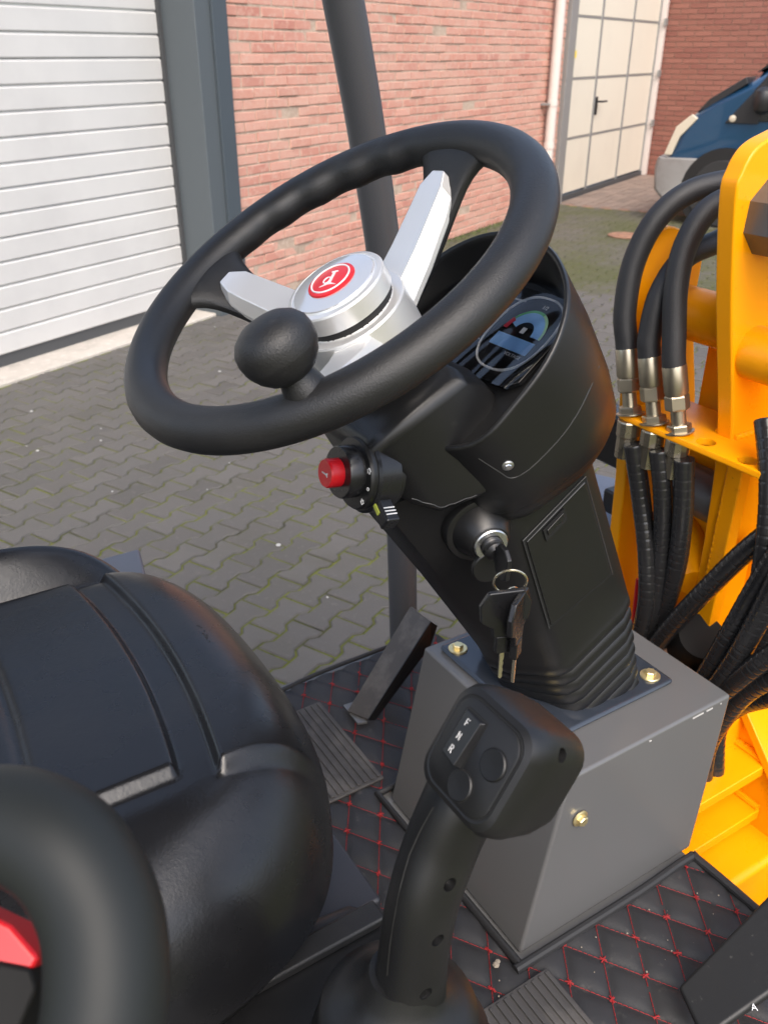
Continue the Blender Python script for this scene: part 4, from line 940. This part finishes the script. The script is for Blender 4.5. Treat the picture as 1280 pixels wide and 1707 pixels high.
def guard_hose(pts, r=.0125):
    p = smooth_path(pts, 14); rr = []
    n = len(p); L = np.cumsum([0] + [np.linalg.norm(p[i] - p[i - 1]) for i in range(1, n)]); pp_ = []; m = int(L[-1] / .0014)
    for i in range(m):
        l = L[-1] * i / (m - 1); k = min(np.searchsorted(L, l), n - 1); k = max(k, 1); f_ = (l - L[k - 1]) / max(L[k] - L[k - 1], 1e-9); pp_.append(p[k - 1] * (1 - f_) + p[k] * f_)
        ph = (l % .0115) / .0115; rr.append(r * (1 - (.05 if ph < .10 else .02 * ph)))
    return part(MB().tube(pp_, rr, 16), 'guarded_hose', 'guard', ang=50)
low = [[(1055, 740, .79), (1068, 830, .80), (1078, 920, .80), (1078, 1000, .80), (1066, 1060, .80), (1050, 1120, .80)],
       [(1098, 750, .795), (1105, 830, .80), (1103, 920, .81), (1090, 1010, .81), (1075, 1080, .81), (1060, 1140, .81)],
       [(1140, 765, .80), (1138, 850, .805), (1128, 940, .815), (1105, 1020, .82), (1080, 1090, .82)],
       [(1290, 880, .80), (1230, 930, .80), (1160, 1000, .80), (1105, 1060, .80), (1070, 1110, .80)],
       [(1310, 900, .78), (1260, 980, .78), (1220, 1050, .78), (1180, 1120, .78), (1150, 1170, .78)],
       [(1300, 960, .76), (1265, 1030, .765), (1225, 1100, .77), (1190, 1150, .77), (1160, 1190, .77)],
       [(1310, 1075, .76), (1260, 1110, .765), (1210, 1150, .77), (1150, 1200, .775)],
       [(1310, 1120, .775), (1250, 1150, .78), (1210, 1190, .785), (1180, 1240, .79), (1170, 1300, .79)],
       [(1275, 700, .82), (1284, 800, .80), (1278, 900, .79), (1262, 1000, .785), (1240, 1080, .785), (1215, 1160, .785)]]
low += [[(1310, 1000, .80), (1270, 1060, .80), (1235, 1110, .80), (1205, 1160, .80), (1180, 1230, .80)],
        [(1320, 1160, .80), (1270, 1165, .805), (1225, 1180, .81), (1195, 1215, .81), (1190, 1290, .81)],
        [(1110, 1030, .86), (1150, 1080, .86), (1200, 1110, .86), (1260, 1105, .87), (1330, 1080, .88)],
        [(1150, 1130, .82), (1195, 1130, .82), (1240, 1100, .83), (1310, 1020, .84)]]
for q in low: guard_hose([onX(*p) for p in q])
# left front fender, side lamps and reflector seen past the column
for k, (x, z0, z1) in enumerate(((1.04, .70, .735), (1.08, .66, .70), (1.12, .62, .66), (1.16, .57, .62))):
    part(MB().box((x + .1, .98, (z0 + z1) / 2), V(.16, .08, 0) * .8, V(-.05, .10, 0), V(0, 0, .018)), 'step_plate', 'fender', bevel=.006)
part(MB().abox(1.02, 1.6, .86, 1.12, .35, .62), 'front_fender', 'fender', bevel=.02)
part(MB().loft([[(1.06, .92, .86), (1.10, .92, .86), (1.10, 1.0, .86), (1.06, 1.0, .86)], [(1.05, .92, .96), (1.10, .92, .96), (1.10, 1.0, .96), (1.05, 1.0, .96)]]), 'side_lamp', 'plastic_gloss', bevel=.008, seg=3)
part(MB().abox(1.045, 1.10, 1.0005, 1.008, .865, .955), 'lamp_lens', 'amber')
part(MB().abox(1.07, 1.2, .88, .97, .765, .81), 'lamp_bracket', 'plastic_gloss', bevel=.005)
part(MB().tube([onX(1064, 965, .84), onX(1056, 1040, .83)], .004, 8), 'red_cable', 'redbtn')
